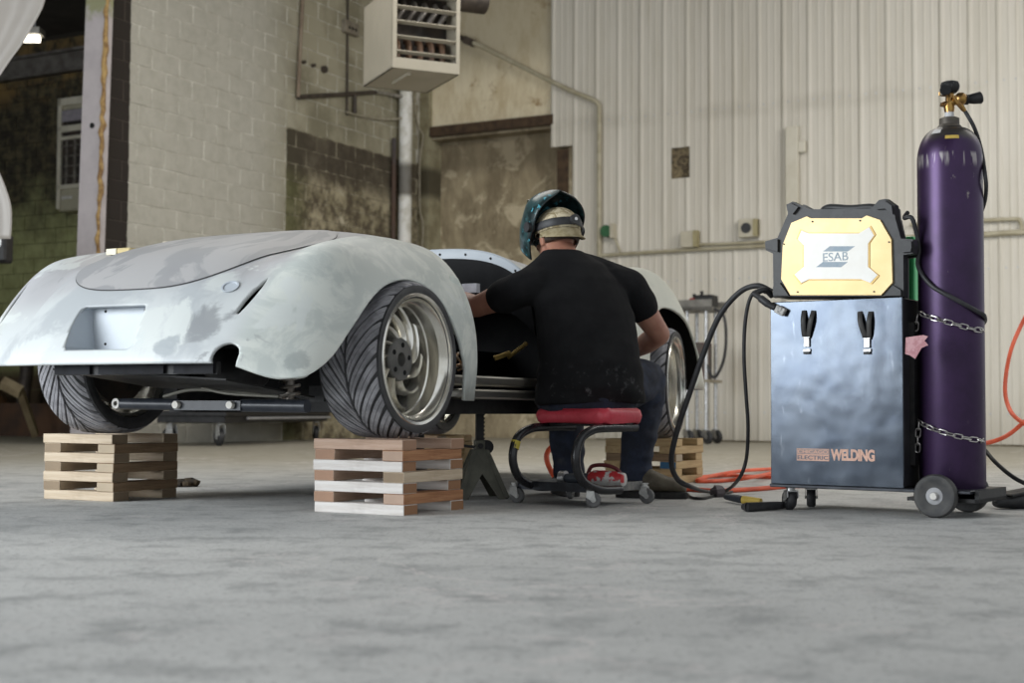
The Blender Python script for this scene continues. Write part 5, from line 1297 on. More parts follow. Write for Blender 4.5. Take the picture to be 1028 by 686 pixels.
wt('corner_pipe', 'wide white painted pipe standing upright in the wall corner', 'pipe', [(.13, lf(398.5, 170, .13)[1], 0.0), (.13, lf(398.5, 170, .13)[1], 2.5), (.13, lf(398.5, 170, .13)[1], 5.0)], 0.085, k.m, 16, res=0)
wt('rusty_pipe', 'narrow rust-brown pipe upright beside the white corner pipe', 'pipe', [(.06, lf(391.5, 170, .06)[1], 0.0), (.06, lf(391.5, 170, .06)[1], 2.0), (.06, lf(391.5, 170, .06)[1], 3.9)], 0.03, mat('rust_blue_pipe', (0.09, 0.05, 0.032), (0.06, 0.05, 0.05), 2, .7), 10, res=0)
t = thing('capped_pipes', 'trio of dark pipe stubs left in the block wall beside the brown pipe', 'pipe', RW_(lf(313, 66, 0.0)), RA)
for y, r_ in ((-.19, .02), (0.0, .022), (.22, .045)):
    b = B(); b.cyl((0, y, 0), (0.05, y, 0), r_, 10); b.build('stub', DARKP, t, True, world=False)
# conduit across the concrete and down the siding
wt('bent_conduit', 'cream conduit slanting off the concrete then dropping down the ribbed siding', 'pipe', [bk(463, 38, -.10), bk(486, 48, -.09), bk(530, 70, -.07), bk(575, 92, -.06), bk(597, 101, -.06), bk(602.5, 106, -.06), bk(603.5, 114, -.06), bk(603.5, 160, -.06), bk(603.5, 258, -.06)], 0.030, CREAMP, 10)
t = thing('conduit_joint', 'dark knuckle joint on the slanting conduit beside the heater', 'pipe fitting', RW_(bk(475, 43.5, -.1)), RA)
b = B(); b.box((0, 0, 0), (0.13, 0.1, 0.1), (0, R(25), 0)); b.cyl((-0.25, 0, 0.13), (0, 0, 0), 0.035, 10); b.build('joint', DARKP, t, world=False)
wt('wall_conduit', 'long cream conduit running level along the siding behind the man', 'pipe', [bk(604, 257, -.05), bk(650, 254, -.05), bk(700, 251, -.05), bk(770, 247.5, -.05), bk(850, 243, -.05)], 0.022, CREAMP)
wt('wall_conduit', 'upper short cream conduit between the junction boxes behind the welder', 'pipe', [bk(703, 246, -.05), bk(735, 245, -.05), bk(775, 243, -.05), bk(850, 239, -.05)], 0.018, CREAMP)
wt('wall_conduit', 'upper of two cream conduits right of the purple cylinder', 'pipe', [bk(915, 226, -.05), bk(985, 222, -.05), bk(1020, 220.5, -.05), bk(1024, 222, -.05), bk(1026, 226, -.05), bk(1026.5, 236, -.05)], 0.022, CREAMP, res=8)
wt('wall_conduit', 'lower of two cream conduits right of the purple cylinder', 'pipe', [bk(905, 239.5, -.05), bk(985, 236, -.05), bk(1010, 234.5, -.05), bk(1040, 233, -.05), bk(1080, 231, -.05)], 0.03, CREAMP)
def wallbox(name, label, cat, px, py, wd, hh, dp, m, extra=None):
    q = on_back(px, py); t = thing(name, label, cat, RW_((q.x, -0.03, q.z)), RA)
    b = B(); b.bbox(-wd / 2, wd / 2, -dp, 0, -hh / 2, hh / 2); b.build('box', m, t, world=False, bevel=.008)
    if extra: extra(t, dp)
    return t
CREAMB = mat('cream_box', (0.56, 0.52, 0.42), (0.48, 0.44, 0.34), 5, .5)
def side_yel(t, dp): b = B(); b.bbox(0.065, 0.12, -dp - .01, 0.0, -0.10, 0.10); b.build('cover_edge', mat('ochre_edge', (0.38, 0.33, 0.18), (0.30, 0.26, 0.14)), t, world=False)
wallbox('junction_box', 'cream square junction box on the level conduit left of the welder', 'electrical box', 694, 241, 0.20, 0.20, 0.08, CREAMB, side_yel)
def sock(t, dp):
    b = B(); b.cyl((-0.02, -dp - .012, 0.0), (-0.02, -dp, 0.0), 0.062, 18); b.build('socket_face', BLACK, t, True, world=False); side_yel(t, dp)
wallbox('wall_socket', 'cream socket box with a round black outlet on the siding', 'socket', 754, 230, 0.24, 0.22, 0.09, CREAMB, sock)
q = on_back(612, 233)
t = thing('wall_socket', 'green round outlet on a cream bracket behind the man', 'socket', RW_((q.x, -0.03, q.z)), RA)
b = B(); b.cyl((0, -0.09, 0), (0, -0.02, 0), 0.075, 20); b.build('outlet_face', mat('green_cap', (0.03, 0.13, 0.05), (0.02, 0.09, 0.035)), t, True, world=False)
b = B(); b.bbox(0.06, 0.10, -0.10, 0.03, -0.09, 0.09); b.build('bracket', CREAMB, t, world=False)
b = B(); b.tube(spline([(0.09, -0.03, -0.08), (0.13, -0.03, -0.16), (0.17, -0.03, -0.27)], 6), 0.014, 8); b.build('lead', CREAMP, t, True, world=False)
q0, q1 = on_back(797, 128), on_back(797, 300)
t = thing('cable_trunking', 'white upright cable trunking on the siding above the welder', 'trunking', RW_((q0.x, -0.03, 1.2)), RA)
b = B(); b.bbox(-0.075, 0.075, -0.07, 0, 0, q0.z - 1.2); b.build('trunk', mat('white_trunking', (0.62, 0.585, 0.49), (0.55, 0.51, 0.41), 3, .5), t, world=False, bevel=.006)
q2 = on_back(807, 148); b = B(); b.bbox(0.075, 0.16, -0.06, 0, q2.z - 1.2 - .07, q2.z - 1.2 + .07); b.build('knuckle', mat('white_trunking', (0.6, 0.6, 0.5)), t, world=False, bevel=.01)

# wall heater in the next bay, partly behind the pillar
hx = on_plane_pt = onplane(66, 208, K + wy_ * -2.05, wy_); hq = room(hx); hq1 = room(onplane(70, 97, K + wy_ * -2.05, wy_))
wid = 0.75; hh = hq1.z - hq.z
xl = room(onplane(59.5, 150, K + wy_ * -2.3, wy_)).x
t = thing('wall_heater', 'beige wall heater with a dark open grille behind the pillar', 'heater', RW_((xl, -2.0, hq.z - .10)), RA)
BG = mat('beige_enamel', (0.48, 0.445, 0.33), (0.40, 0.37, 0.27), 4, .5); BGL = mat('pale_beige_edge', (0.66, 0.62, 0.50), (0.57, 0.53, 0.42), 4, .5)
b = B(); b.bbox(0, wid, -0.30, 0, 0, hh); b.build('cabinet', BG, t, world=False, bevel=.02)
b = B(); b.bbox(0, .06, -.34, -.30, 0.03, hh); b.bbox(wid - .06, wid, -.34, -.30, 0.03, hh); b.bbox(0, wid, -.34, -.30, hh - .10, hh); b.bbox(0, wid, -.34, -.30, hh * .63, hh * .66); b.bbox(0, wid, -.34, -.30, hh * .70, hh * .755); b.bbox(0, wid, -.34, -.30, hh * .19, hh * .23); b.build('front_frame', BGL, t, world=False, bevel=.006)
b = B(); b.bbox(.05, wid - .05, -.305, -.296, hh * .21, hh * .9); b.build('grille_back', HB, t, world=False)
b = B(); b.bbox(.07, wid - .07, -.335, -.31, hh * .79, hh * .89); b.build('control_window', mat('grey_lilac_panel', (0.34, 0.31, 0.34)), t, world=False)
b = B()
for i in range(4): b.bbox(.14 + i * .15, .15 + i * .15 + .035, -.325, -.31, hh * .23, hh * .63)
for i in range(4): b.bbox(.06, wid - .06, -.327, -.315, hh * (.30 + i * .09), hh * (.308 + i * .09))
b.build('grille_bars', mat('grille_grey', (0.20, 0.18, 0.15), (0.08, 0.07, 0.06)), t, world=False)
b = B(); b.bbox(.05, .26, -.312, -.30, hh * .105, hh * .13); b.build('name_strip', mat('white_strip', (0.62, 0.6, 0.55)), t, world=False)
# fluorescent fitting under the annex ceiling
fa, fb_ = at(6, 41, 15.5), at(42.0, 33.5, 15.5)
t = thing('fluorescent_light', 'lit fluorescent batten hanging in the dark next bay', 'ceiling light', (fa + fb_) / 2, math.atan2((fb_ - fa).y, (fb_ - fa).x))
LF = (fb_ - fa).length
b = B(); b.bbox(-LF + LF / 2 , LF / 2, -0.10, 0.10, 0.02, 0.09); b.build('batten', mat('grey_batten', (0.40, 0.38, 0.34)), t, world=False)
b = B(); b.cyl((-LF / 2 + .05, 0, -.02), (LF / 2 - .03, 0, -.02), 0.04, 12); b.build('tube_lamp', emit('lamp_glow', (1.0, 0.93, 0.78), 5.0), t, True, world=False)
b = B(); b.cyl((-LF * .3, 0, .09), (-LF * .3, 0, 5.56 - (fa.z + fb_.z) / 2), .008, 6); b.cyl((LF * .3, 0, .09), (LF * .3, 0, 5.56 - (fa.z + fb_.z) / 2), .008, 6); b.build('hanger', ZINC, t, world=False)
# white plastic curtain tied back at the left edge
k = Nodes('white_plastic_sheet'); g = k.noise(k.coords('World'), 3, 5, .6, .5); k.col(k.mix(g, (0.38, 0.345, 0.305), (0.30, 0.27, 0.24))); k.rough(0.45); k.b.inputs['Transmission Weight'].default_value = 0.0; k.b.inputs['Subsurface Weight'].default_value = 0.0
b = B(); ED = [(-60, 62), (0, 45.5), (14, 40), (30, 31), (45, 22), (60, 11), (75, 1), (95, -12), (125, -22), (150, -14), (170, -2), (186, 5), (205, 11), (222, 12), (240, 11)]
rows = []
for j, (y, xr) in enumerate(ED):
    row = []
    n = 26
    for i in range(n + 1):
        t_ = i / n; x = xr - t_ * (70 + 0.45 * max(0, xr + 20))
        fold = 0.035 * math.sin(t_ * 15 + j * .08) * (0.35 + t_)
        row.append(at(x, y, 9.2 + fold + 0.15 * t_))
    rows.append(row)
SM = [spline([rows[j][i] for j in range(len(ED))], 4) for i in range(27)]
nr = len(SM[0])
for j in range(nr):
    for i in range(27): b.v.append(tuple(SM[i][j]))
for j in range(nr - 1):
    for i in range(26): q = j * 27 + i; b.f.append((q, q + 1, q + 28, q + 27))
o = b.build('plastic_curtain', k.m, None, True); sm = o.modifiers.new('t', 'SOLIDIFY'); sm.thickness = .004
tag(o, 'pale plastic sheet curtain drawn back at the upper left edge', 'curtain')
b = B(); b.bbox(-5.2, -2.6, -.02, .02, -.02, .02)
cr0, cr1 = at(66, -62, 9.2), at(-90, -62, 9.3)
t = thing('curtain_rail', 'steel rail under the roof that carries the plastic curtain', 'rail', cr0)
b = B(); b.cyl(cr0 + Vector((.3, 0, 0)), cr1, .025, 10); b.build('rail', ZINC, t, True)
b = B(); b.cyl(cr0 + Vector((.1, 0, 0)), cr0 + Vector((.1, 0, WALL_H - cr0.z + .01)), .012, 8); b.cyl(cr1, cr1 + Vector((0, 0, WALL_H - cr1.z + .01)), .012, 8); b.build('rail_hanger', ZINC, t, True)

# rolling tool stand by the back wall
tsb = onfloor(706, 443); q = room((tsb.x, tsb.y, 0)); ty = -1.15
d0 = room(onplane(709, 440, K + wy_ * ty, wy_)); d1 = room(onplane(690, 440, K + wy_ * ty, wy_)); tt = room(onplane(709, 312, K + wy_ * ty, wy_))
wdt = d0.x - d1.x; top = tt.z
t = thing('tool_stand', 'tall rolling stand with chrome legs and a tool tray by the siding', 'tool stand', RW_((d1.x, ty, 0)), RA)
for x in (0, wdt):
    for y in (0, 0.30):
        b = B(); b.cyl((x, y, 0.16), (x, y, top), 0.022, 10); b.build('leg', ZINC, t, True, world=False)
        caster(t, x, y, 0.17, 0.075, 0.05, ZINC, BLACK, yaw=-.5)
b = B(); b.bbox(-.12, wdt + .10, -.10, .40, top, top + .04); b.bbox(-.12, wdt + .10, -.10, -.08, top, top + .12); b.bbox(-.12, wdt + .10, .38, .40, top, top + .12); b.build('top_tray', mat('grey_tray', (0.20, 0.19, 0.17), (0.12, 0.115, 0.10), 8, .5), t, world=False)
zm = room(onplane(709, 384, K + wy_ * ty, wy_)).z
b = B(); b.bbox(-.06, wdt + .06, -.06, .36, zm, zm + .03); b.build('lower_shelf', mat('tan_shelf', (0.30, 0.26, 0.19)), t, world=False)
b = B(); b.tube(spline([(wdt + .10, 0, top + .02), (wdt + .22, 0, top - .1), (wdt + .22, 0, top - .5), (wdt + .10, 0, top - .75), (wdt, 0, top - .6)], 6), .018, 8); b.build('looped_hose', BLACK, t, True, world=False)
def ontop(name, label, cat, dx, w_, d_, h_, m, z=None):
    p = RW_((d1.x + dx, ty + .1, (top + .04) if z is None else z)); tb_ = thing(name, label, cat, p, RA)
    b = B(); b.bbox(-w_ / 2, w_ / 2, -d_ / 2, d_ / 2, 0, h_); b.build('body', m, tb_, world=False, bevel=.012)
    b = B(); b.cyl((-w_ * .25, 0, h_), (-w_ * .25, 0, h_ + .05), .02, 8); b.build('knob', BLKMET, tb_, True, world=False)
ontop('power_drill', 'dark tool with a knob on the rolling stand tray', 'power tool', wdt * .85, .22, .18, .14, BLKMET)
ontop('sander', 'red tool on the rolling stand tray beside the fender', 'power tool', .08, .14, .16, .11, mat('red_tool', (0.30, 0.035, 0.03), (0.2, 0.02, 0.02)))
ontop('toolbox', 'dark box of tools on the lower shelf of the rolling stand', 'toolbox', wdt * .4, .26, .22, .42, mat('dark_green_box', (0.05, 0.055, 0.045), (0.10, 0.05, 0.045), 5, .6), zm + .03)

# things along the wall seen below the car
CLOTH = mat('reddish_cloth', (0.26, 0.13, 0.085), (0.16, 0.075, 0.05), 5, .9, 0, .5)
def lump(name, label, cat, px, py, wpx, hpx, m, seed):
    p = onfloor(px, py); s_ = p.y / F_PX; o = B(); W_, H_ = wpx * s_ / 2, hpx * s_
    o.ball((0, 0, H_ / 2), (W_, W_ * .5, H_ / 2), 22, 14)
    o.v = [tuple(Vector((x, y, max(0.0, z))) + Vector((noise.noise((x * 9 + seed, y * 9, z * 9)), noise.noise((x * 9, y * 9 + seed, z * 9)), 0)) * H_ * .25) if z > 0.01 else (x, y, 0.0) for x, y, z in o.v]
    ob = o.build(name, m, None, True, world=False); ob.location = p; return tag(ob, label, cat)
lump('rag_bundle', 'crumpled reddish-brown rag bundle on the floor beyond the jack stand', 'rag', 495, 437.5, 26, 20, CLOTH, 3)
lump('rag_bundle', 'dark red rag heap on the floor left of the jack stand', 'rag', 477, 437.5, 20, 9, CLOTH, 8)
lump('engine_part', 'brown machine part on the floor seen through the stool frame', 'machine part', 575, 437.5, 22, 12, mat('brown_part', (0.24, 0.13, 0.09), (0.10, 0.085, 0.08), 6, .7), 13)
lump('engine_part', 'dark machine part on the floor just left of the man\'s left shin', 'machine part', 592, 437, 24, 15, mat('dark_part', (0.05, 0.05, 0.055), (0.18, 0.10, 0.08), 6, .6), 21)
# clutter at the far left: dark bin, leaning plank, post
p = onfloor(-2, 438); 
t = thing('scrap_bin', 'dark low bin of scrap at the far left beyond the tyre', 'bin', (p.x, p.y, 0), RA)
b = B(); b.bbox(-1.4, 1.3, 0.0, 1.0, 0, 0.42); b.build('bin_box', mat('dark_brown_bin', (0.05, 0.03, 0.02), (0.10, 0.05, 0.025), 2, .8), t, world=False)
b = B(); b.ball((-0.9, 0.4, 0.4), (.45, .4, .3), 16, 10); b.build('scrap', mat('rusty_scrap', (0.16, 0.075, 0.03), (0.06, 0.035, 0.02), 4, .8), t, True, world=False)
g0, g1 = onfloor(36, 440), at(20, 392, 16.8)
t = thing('leaning_plank', 'pale plank leaning against the scrap bin at the far left', 'plank', g0)
b = B(); d_ = (g1 - g0); b.tube([g0 + Vector((0, 0, .03)), g1], .075, 4, flat=.35); b.build('plank', mat('tan_plank', (0.36, 0.28, 0.16), (0.24, 0.18, 0.10), 5, .8), t)
b = B(); b.tube([at(21, 394, 16.75), at(2, 384, 16.8)], .08, 4, flat=.4); b.build('crossbar', mat('tan_plank', (0.3, 0.2, 0.1)), t)
q = at(24, 372, 18.9); t = thing('stove_pipe', 'dark bent pipe standing below the left tail of the car', 'pipe', (q.x, q.y, 0))
b = B(); b.tube(spline([(0, 0, 0), (0, 0, .5), (0.04, 0, .9), (0.0, 0, 1.25)], 6), .09, 12); b.build('pipe', DARKP, t, True, world=False)
q = at(3, 246, 12.5); t = thing('work_light', 'dark lamp head on a stand showing at the left edge', 'lamp', (q.x - .1, q.y, 0))
b = B(); b.cyl((0, 0, 0), (0, 0, q.z - .1), .03, 10); b.build('stand', BLKMET, t, True, world=False)
b = B(); b.bbox(-.16, .16, -.1, .1, q.z - .16, q.z + .10); b.build('lamp_head', BLKMET, t, world=False, bevel=.02)
b = B(); b.bbox(.02, .12, -.112, -.10, q.z - .02, q.z + .06); b.build('lamp_glass', mat('pale_glass', (0.7, 0.72, 0.72), None, 5, .15), t, world=False)
# things resting on the car's rear deck
def on_car(px, py):
    M_ = PM[car.name]; I = M_.inverted(); best = None
    d = ray(px, py)
    for i in range(400):
        Y = 4.6 + i * .005; p = I @ (CP + d * (Y / d.y))
        if abs(p.x) > .8 or p.y < -.78 or p.y > .4: continue
        s0 = surf(p.x, p.y)
        if p.z < s0.z: return s0
    return None
CARM = PM[car.name]
def deck_thing(name, label, cat, px, py): 
    s0 = surf(px, py)
    return thing(name, label, cat, CARM @ (s0 + Vector((0, 0, .002))), TH), s0
t, _ = deck_thing('sanding_block', 'yellowish foam sanding block lying on the rear deck', 'sanding block', -.47, -.08)
k = Nodes('yellow_foam'); g = k.noise(k.coords('Object'), 30, 4); k.col(k.mix(g, (0.60, 0.50, 0.27), (0.50, 0.40, 0.20))); k.rough(.9)
b = B(); b.bbox(-.060, .060, -.09, .09, -.004, .022); b.build('block', k.m, t, world=False, bevel=.006)
b = B(); b.bbox(-.062, -.01, -.094, -.088, -.004, .020); b.build('frayed_end', mat('cream_foam', (0.7, 0.65, 0.5)), t, world=False)
t, _ = deck_thing('masking_tape', 'cream roll of masking tape on the rear deck', 'tape', -.42, .10)
b = B(); b.lathe([(.036, 0), (.05, 0), (.05, .024), (.036, .024)], 24, closed=True); b.build('roll', mat('cream_tape', (0.62, 0.56, 0.44)), t, 40, world=False)
# ================================================================== THE MAN ON THE STOOL
FD = Vector((-0.42, 0.907, 0)).normalized(); RD = Vector((FD.y, -FD.x, 0)); UP = Vector((0, 0, 1))
man = thing('person', 'seated man seen from behind in black t-shirt and raised teal welding helmet', 'person', sp + Vector((0.0, 0.06, 0)), 0)
def loft(b, rings, n=20, caps=True):
    # rings of (centre, axis1, axis2) - ellipse a1*cos + a2*sin
    vs = []; fs = []
    for c_, a1, a2 in rings:
        for k_ in range(n):
            a = 2 * math.pi * k_ / n; vs.append(c_ + a1 * math.cos(a) + a2 * math.sin(a))
    for i in range(len(rings) - 1):
        for k_ in range(n):
            l = (k_ + 1) % n; fs.append((i * n + k_, i * n + l, i * n + n + l, i * n + n + k_))
    fs.append(tuple(reversed(range(n)))); m = (len(rings) - 1) * n; fs.append(tuple(range(m, m + n)))
    b.add(vs, fs)
def limb(b, pts, rad, n=16, flat=1.0, up=None):
    pp = spline(pts, 6); rr = []
    for i in range(len(pp)):
        t = i / 6; j = min(int(t), len(rad) - 2); f = t - j; f = f * f * (3 - 2 * f); rr.append(rad[j] * (1 - f) + rad[j + 1] * f)
    b.tube(pp, rr, n, flat=flat, up=up)
    b.ball(pp[0], rr[0] * .97, n, 8); b.ball(pp[-1], rr[-1] * .97, n, 8)
def remeshed(b, name, m, vox, parent, smooth_it=3, wr=None, dec=None):
    o = b.build(name, m, parent, True)
    r_ = o.modifiers.new('r', 'REMESH'); r_.mode = 'VOXEL'; r_.voxel_size = vox; r_.use_smooth_shade = True
    s_ = o.modifiers.new('s', 'SMOOTH'); s_.factor = 0.5; s_.iterations = smooth_it
    evaluated(o)
    if wr:
        me = o.data; nn = [v.normal.copy() for v in me.vertices]
        for v, q in zip(me.vertices, nn): v.co += q * wr(PM[parent.name] @ v.co)
        me.update()
    for p in o.data.polygons: p.use_smooth = True
    if not o.data.materials: o.data.materials.append(m)
    return o
pel = at(590, 397, 5.80); wai = at(592, 362, 5.80); che = at(587, 315, 5.86); uch = at(578, 281, 5.93); nek = at(565, 253, 5.98); hed = at(559, 241, 6.06)
shL, shR = at(528, 289, 5.83), at(630, 288, 6.02)
elL, wrL = at(478, 308, 5.98), at(448, 297, 6.24)
elR, wrR = at(662, 336, 6.08), at(632, 356, 6.27)
hipL, hipR = pel - RD * .10 + FD * .03, pel + RD * .10 + FD * .03
knR, anR = at(648, 384, 6.15), at(638, 470, 6.12)
knL, anL = at(566, 392, 6.28), at(571, 468, 6.22)
SKIN = Nodes('skin'); P = SKIN.coords('Object'); g = SKIN.noise(P, 11, 4); SKIN.col(SKIN.mix(SKIN.step(g, .35, .7), (0.44, 0.215, 0.145), (0.36, 0.155, 0.105))); SKIN.rough(.5); SKIN.b.inputs['Subsurface Weight'].default_value = 0.08; SKIN.b.inputs['Subsurface Radius'].default_value = (.02, .008, .004); SKINM = SKIN.m
# ---- one continuous body
b = B()
def ell(c_, rx, ry, tilt=0.0): return (c_, RD * rx, (FD * math.cos(tilt) + UP * math.sin(tilt)) * ry)
loft(b, [ell(pel - UP * .06, .16, .11), ell(pel, .175, .125), ell(wai, .165, .115), ell(che, .175, .115), ell(uch + UP * .0, .16, .10), ell(nek - UP * .02, .075, .075), ell(nek + (hed - nek) * .35, .060, .064), ell(nek + (hed - nek) * .7, .058, .062)], 24)
# head: skull, jaw, brow, nose, lips, chin, ears (facing HF, a little down)
HF = (FD * 1.0 - UP * .18 - RD * .10).normalized(); HR = HF.cross(UP).normalized(); HU = HR.cross(HF)
HMt = Matrix(((HR.x, HF.x, HU.x, hed.x), (HR.y, HF.y, HU.y, hed.y), (HR.z, HF.z, HU.z, hed.z), (0, 0, 0, 1)))
def hb(c_, r_): b.ball((0, 0, 0), r_, 16, 12, HMt @ Matrix.Translation(c_))
HMt_s = HMt.copy()
def hball(bb, c_, r_, n=16, m=12):
    q = B(); q.ball((0, 0, 0), r_, n, m); bb.add(q.v, q.f, HMt_s @ Matrix.Translation(c_))
hball(b, (0, -.012, .03), (.076, .094, .086)); hball(b, (0, .03, -.035), (.062, .068, .075)); hball(b, (0, .062, -.085), (.030, .026, .024)); hball(b, (0, .078, .028), (.050, .016, .016)); hball(b, (0, .100, -.012), (.013, .018, .014)); hball(b, (0, .088, .010), (.009, .014, .026)); hball(b, (0, .084, -.048), (.024, .012, .007)); hball(b, (0, .083, -.058), (.021, .012, .007))
for s_ in (-1, 1):
    hball(b, (s_ * .078, -.008, -.006), (.010, .020, .032)); hball(b, (s_ * .084, -.018, .004), (.007, .010, .024)); hball(b, (s_ * .040, .070, -.018), (.022, .018, .018))
def arm(sh, el, wr, curl_dir, side):
    limb(b, [sh, sh.lerp(el, .5), el], [.058, .056, .047]); limb(b, [el, el.lerp(wr, .35), wr], [.047, .047, .029])
    hd = (wr - el).normalized(); acr = hd.cross(curl_dir).normalized(); 
    pc = wr + hd * .05
    limb(b, [wr, wr + hd * .045, wr + hd * .092], [.026, .036, .036], flat=.45, up=acr)
    for i, ln in enumerate((.068, .078, .073, .058)):
        o_ = wr + hd * .088 + acr * ((i - 1.5) * .0195)
        k1 = o_ + hd * ln * .42 + curl_dir * ln * .15; k2 = k1 + hd * ln * .22 + curl_dir * ln * .30; k3 = k2 + curl_dir * ln * .28 - hd * ln * .04
        limb(b, [o_ - hd * .02, k1, k2, k3], [.0098, .0092, .0085, .0075], 8)
    o_ = wr + hd * .028 + acr * side * .026
    limb(b, [o_, o_ + acr * side * .022 + hd * .022 + curl_dir * .012, o_ + acr * side * .022 + hd * .048 + curl_dir * .028], [.013, .0115, .009], 8)
arm(shL, elL, wrL, (-UP * .9 + RD * .3).normalized(), -1)
arm(shR, elR, wrR, (-UP * .8 - RD * .5).normalized(), 1)
for hp, kn, an in ((hipL, knL, anL), (hipR, knR, anR)):
    limb(b, [hp, hp.lerp(kn, .5) + UP * .01, kn], [.085, .078, .058]); limb(b, [kn, kn.lerp(an, .35) - FD * .015, an], [.058, .055, .036])
bodyo = remeshed(b, 'body', SKINM, 0.0055, man, 4)
eye = B()
for s_ in (-1, 1): hball(eye, (s_ * .031, .078, .008), .0115, 12, 8)
eye.build('eyes', mat('eye_white', (0.7, 0.68, 0.65), (0.2, 0.12, 0.08), 60, .2), man, True)
# hair: dark, short, below the cap at the nape and sides
b = B(); q = B(); q.ball((0, 0, 0), (.080, .092, .088), 28, 20)
q.f = [f for f in q.f if all((-0.045 < q.v[i][2] < 0.05) and q.v[i][1] < 0.025 for i in f)]
b.add(q.v, q.f, HMt_s @ Matrix.Translation((0, -.018, .016))); ho = b.build('hair', mat('dark_brown_hair', (0.030, 0.019, 0.013), (0.055, 0.035, 0.024), 90, .7, 0, .4, stretch=(1, 1, .2)), man, True); sm = ho.modifiers.new('t', 'SOLIDIFY'); sm.thickness = .004; sm.offset = 1
# cap: cream crown worn under the helmet, with a dark bill edge
k = Nodes('camo_cap'); g = k.noise(k.coords('Object'), 34, 4, .6, .6); k.col(k.mix(k.step(g, .40, .62), (0.60, 0.52, 0.36), (0.27, 0.21, 0.11))); k.rough(.85)
b = B(); q = B(); q.ball((0, 0, 0), (.090, .108, .096), 32, 22)
q.f = [f for f in q.f if all(q.v[i][2] > -.016 for i in f)]
b.add(q.v, q.f, HMt_s @ Matrix.Translation((0, -.012, .038))); cap = b.build('cap', k.m, man, True); sm = cap.modifiers.new('t', 'SOLIDIFY'); sm.thickness = .004; sm.offset = 1; cap['label'] = 'camouflage cap'
b = B(); N_ = 24
for i in range(N_ + 1):
    a = math.pi + math.pi * i / N_; cx, cy = math.cos(a), math.sin(a)
    for r_, z in ((1.0, .022), (1.02, .0), (1.30 if True else 1, -.028)):
        dr = (r_ - 1.0) * (max(0, -cy) ** .7); b.v.append((.093 * cx * (1 + dr * .6), -.012 + .110 * cy * (1 + dr), z if r_ < 1.1 else .022 - .050 * max(0, -cy) ** .5))
for i in range(N_):
    for j in range(2): b.f.append((i * 3 + j, i * 3 + 3 + j, i * 3 + 4 + j, i * 3 + 1 + j))
b.v = [tuple(HMt_s @ Vector(p)) for p in b.v]; bill = b.build('cap_bill', mat('olive_bill', (0.26, 0.21, 0.11), (0.38, 0.32, 0.20), 30, .85), cap, True); sm = bill.modifiers.new('t', 'SOLIDIFY'); sm.thickness = .003
# headgear strap round the back of the head with its knob
b = B(); pts = [HMt_s @ Vector((.099 * math.cos(a), -.012 + .118 * math.sin(a), .048 - .012 * math.sin(a) * 0)) for a in [2 * math.pi * i / 40 for i in range(40)]]
b.tube(pts, .017, 6, closed=True, flat=.2, up=HU); gear = b.build('headgear_strap', BLACK, man, True)
b = B(); b.cyl(HMt_s @ Vector((.01, -.128, .052)), HMt_s @ Vector((.01, -.146, .052)), .022, 16); b.build('headgear_knob', BLACK, gear, True)
b = B(); b.cyl(HMt_s @ Vector((.01, -.146, .052)), HMt_s @ Vector((.01, -.149, .052)), .007, 10); b.build('knob_cap', mat('white_dot', (0.8, 0.8, 0.8)), gear, True)
# welding helmet flipped up over the crown
k = Nodes('teal_helmet'); P = k.coords('Object'); g = k.noise(P, 17, 5, .6, 1.2); g2 = k.noise(P, 38, 4)
c = k.mix(k.step(g, .40, .58), (0.010, 0.020, 0.021), (0.028, 0.065, 0.068)); c = k.mix(k.step(g2, .60, .66), c, (0.10, 0.40, 0.50)); c = k.mix(k.step(k.noise(P, 9, 3, .5, 1.), .66, .70), c, (0.18, 0.45, 0.55)); k.col(c); k.rough(.28); HEL = k.m
b = B(); nu, nv = 40, 22
TILT = Matrix.Translation((0, .006, .062)) @ Matrix.Rotation(R(38), 4, 'X')
# shell in its own frame: faces +y when down; built as a deep mask, then tipped up
for j in range(nv + 1):
    z = -.165 + .315 * j / nv; tz = (z + .165) / .315
    wx = .136 * (1 - .28 * max(0, (0.35 - tz) / .35) ** 1.4) * (1 - .55 * max(0, (tz - .62) / .38) ** 2.6); dy = .172 * (1 - .10 * max(0, .4 - tz)) * (1 - .55 * max(0, (tz - .6) / .4) ** 2.2)
    for i in range(nu + 1):
        a = R(-18) + R(216) * i / nu
        e = .72; x = wx * math.copysign(abs(math.cos(a)) ** e, math.cos(a)); y = dy * (math.sin(a) if math.sin(a) > 0 else math.sin(a) * .55)
        b.v.append((x, y, z))
for j in range(nv):
    for i in range(nu): q_ = j * (nu + 1) + i; b.f.append((q_, q_ + 1, q_ + nu + 2, q_ + nu + 1))
o_ = len(b.v); b.v.append((0, .035, .165)); base_ = nv * (nu + 1)
for i in range(nu): b.f.append((base_ + i, base_ + i + 1, o_))
b.v = [tuple(HMt_s @ TILT @ (Vector(p) * .90)) for p in b.v]
hel = b.build('welding_helmet', HEL, man, True); sm = hel.modifiers.new('t', 'SOLIDIFY'); sm.thickness = .006; sm.offset = 1; hel.data.materials.append(BLACK); sm.material_offset = 0; sm.material_offset_rim = 1
hel['label'] = 'teal and black welding helmet pushed up'
b = B(); q = B(); q.bbox(-.055, .055, .160, .180, -.06, .05); b.add(q.v, q.f, HMt_s @ TILT); b.build('helmet_lens', mat('dark_lens', (0.01, 0.02, 0.015), None, 5, .08), hel)
for s_ in (-1, 1):
    b = B(); q = B(); q.cyl((s_ * .112, 0, 0.0), (s_ * .142, 0, 0.0), .022, 16); b.add(q.v, q.f, HMt_s @ Matrix.Translation((0, .01, .05))); b.build('pivot_knob', BLACK, hel, True)
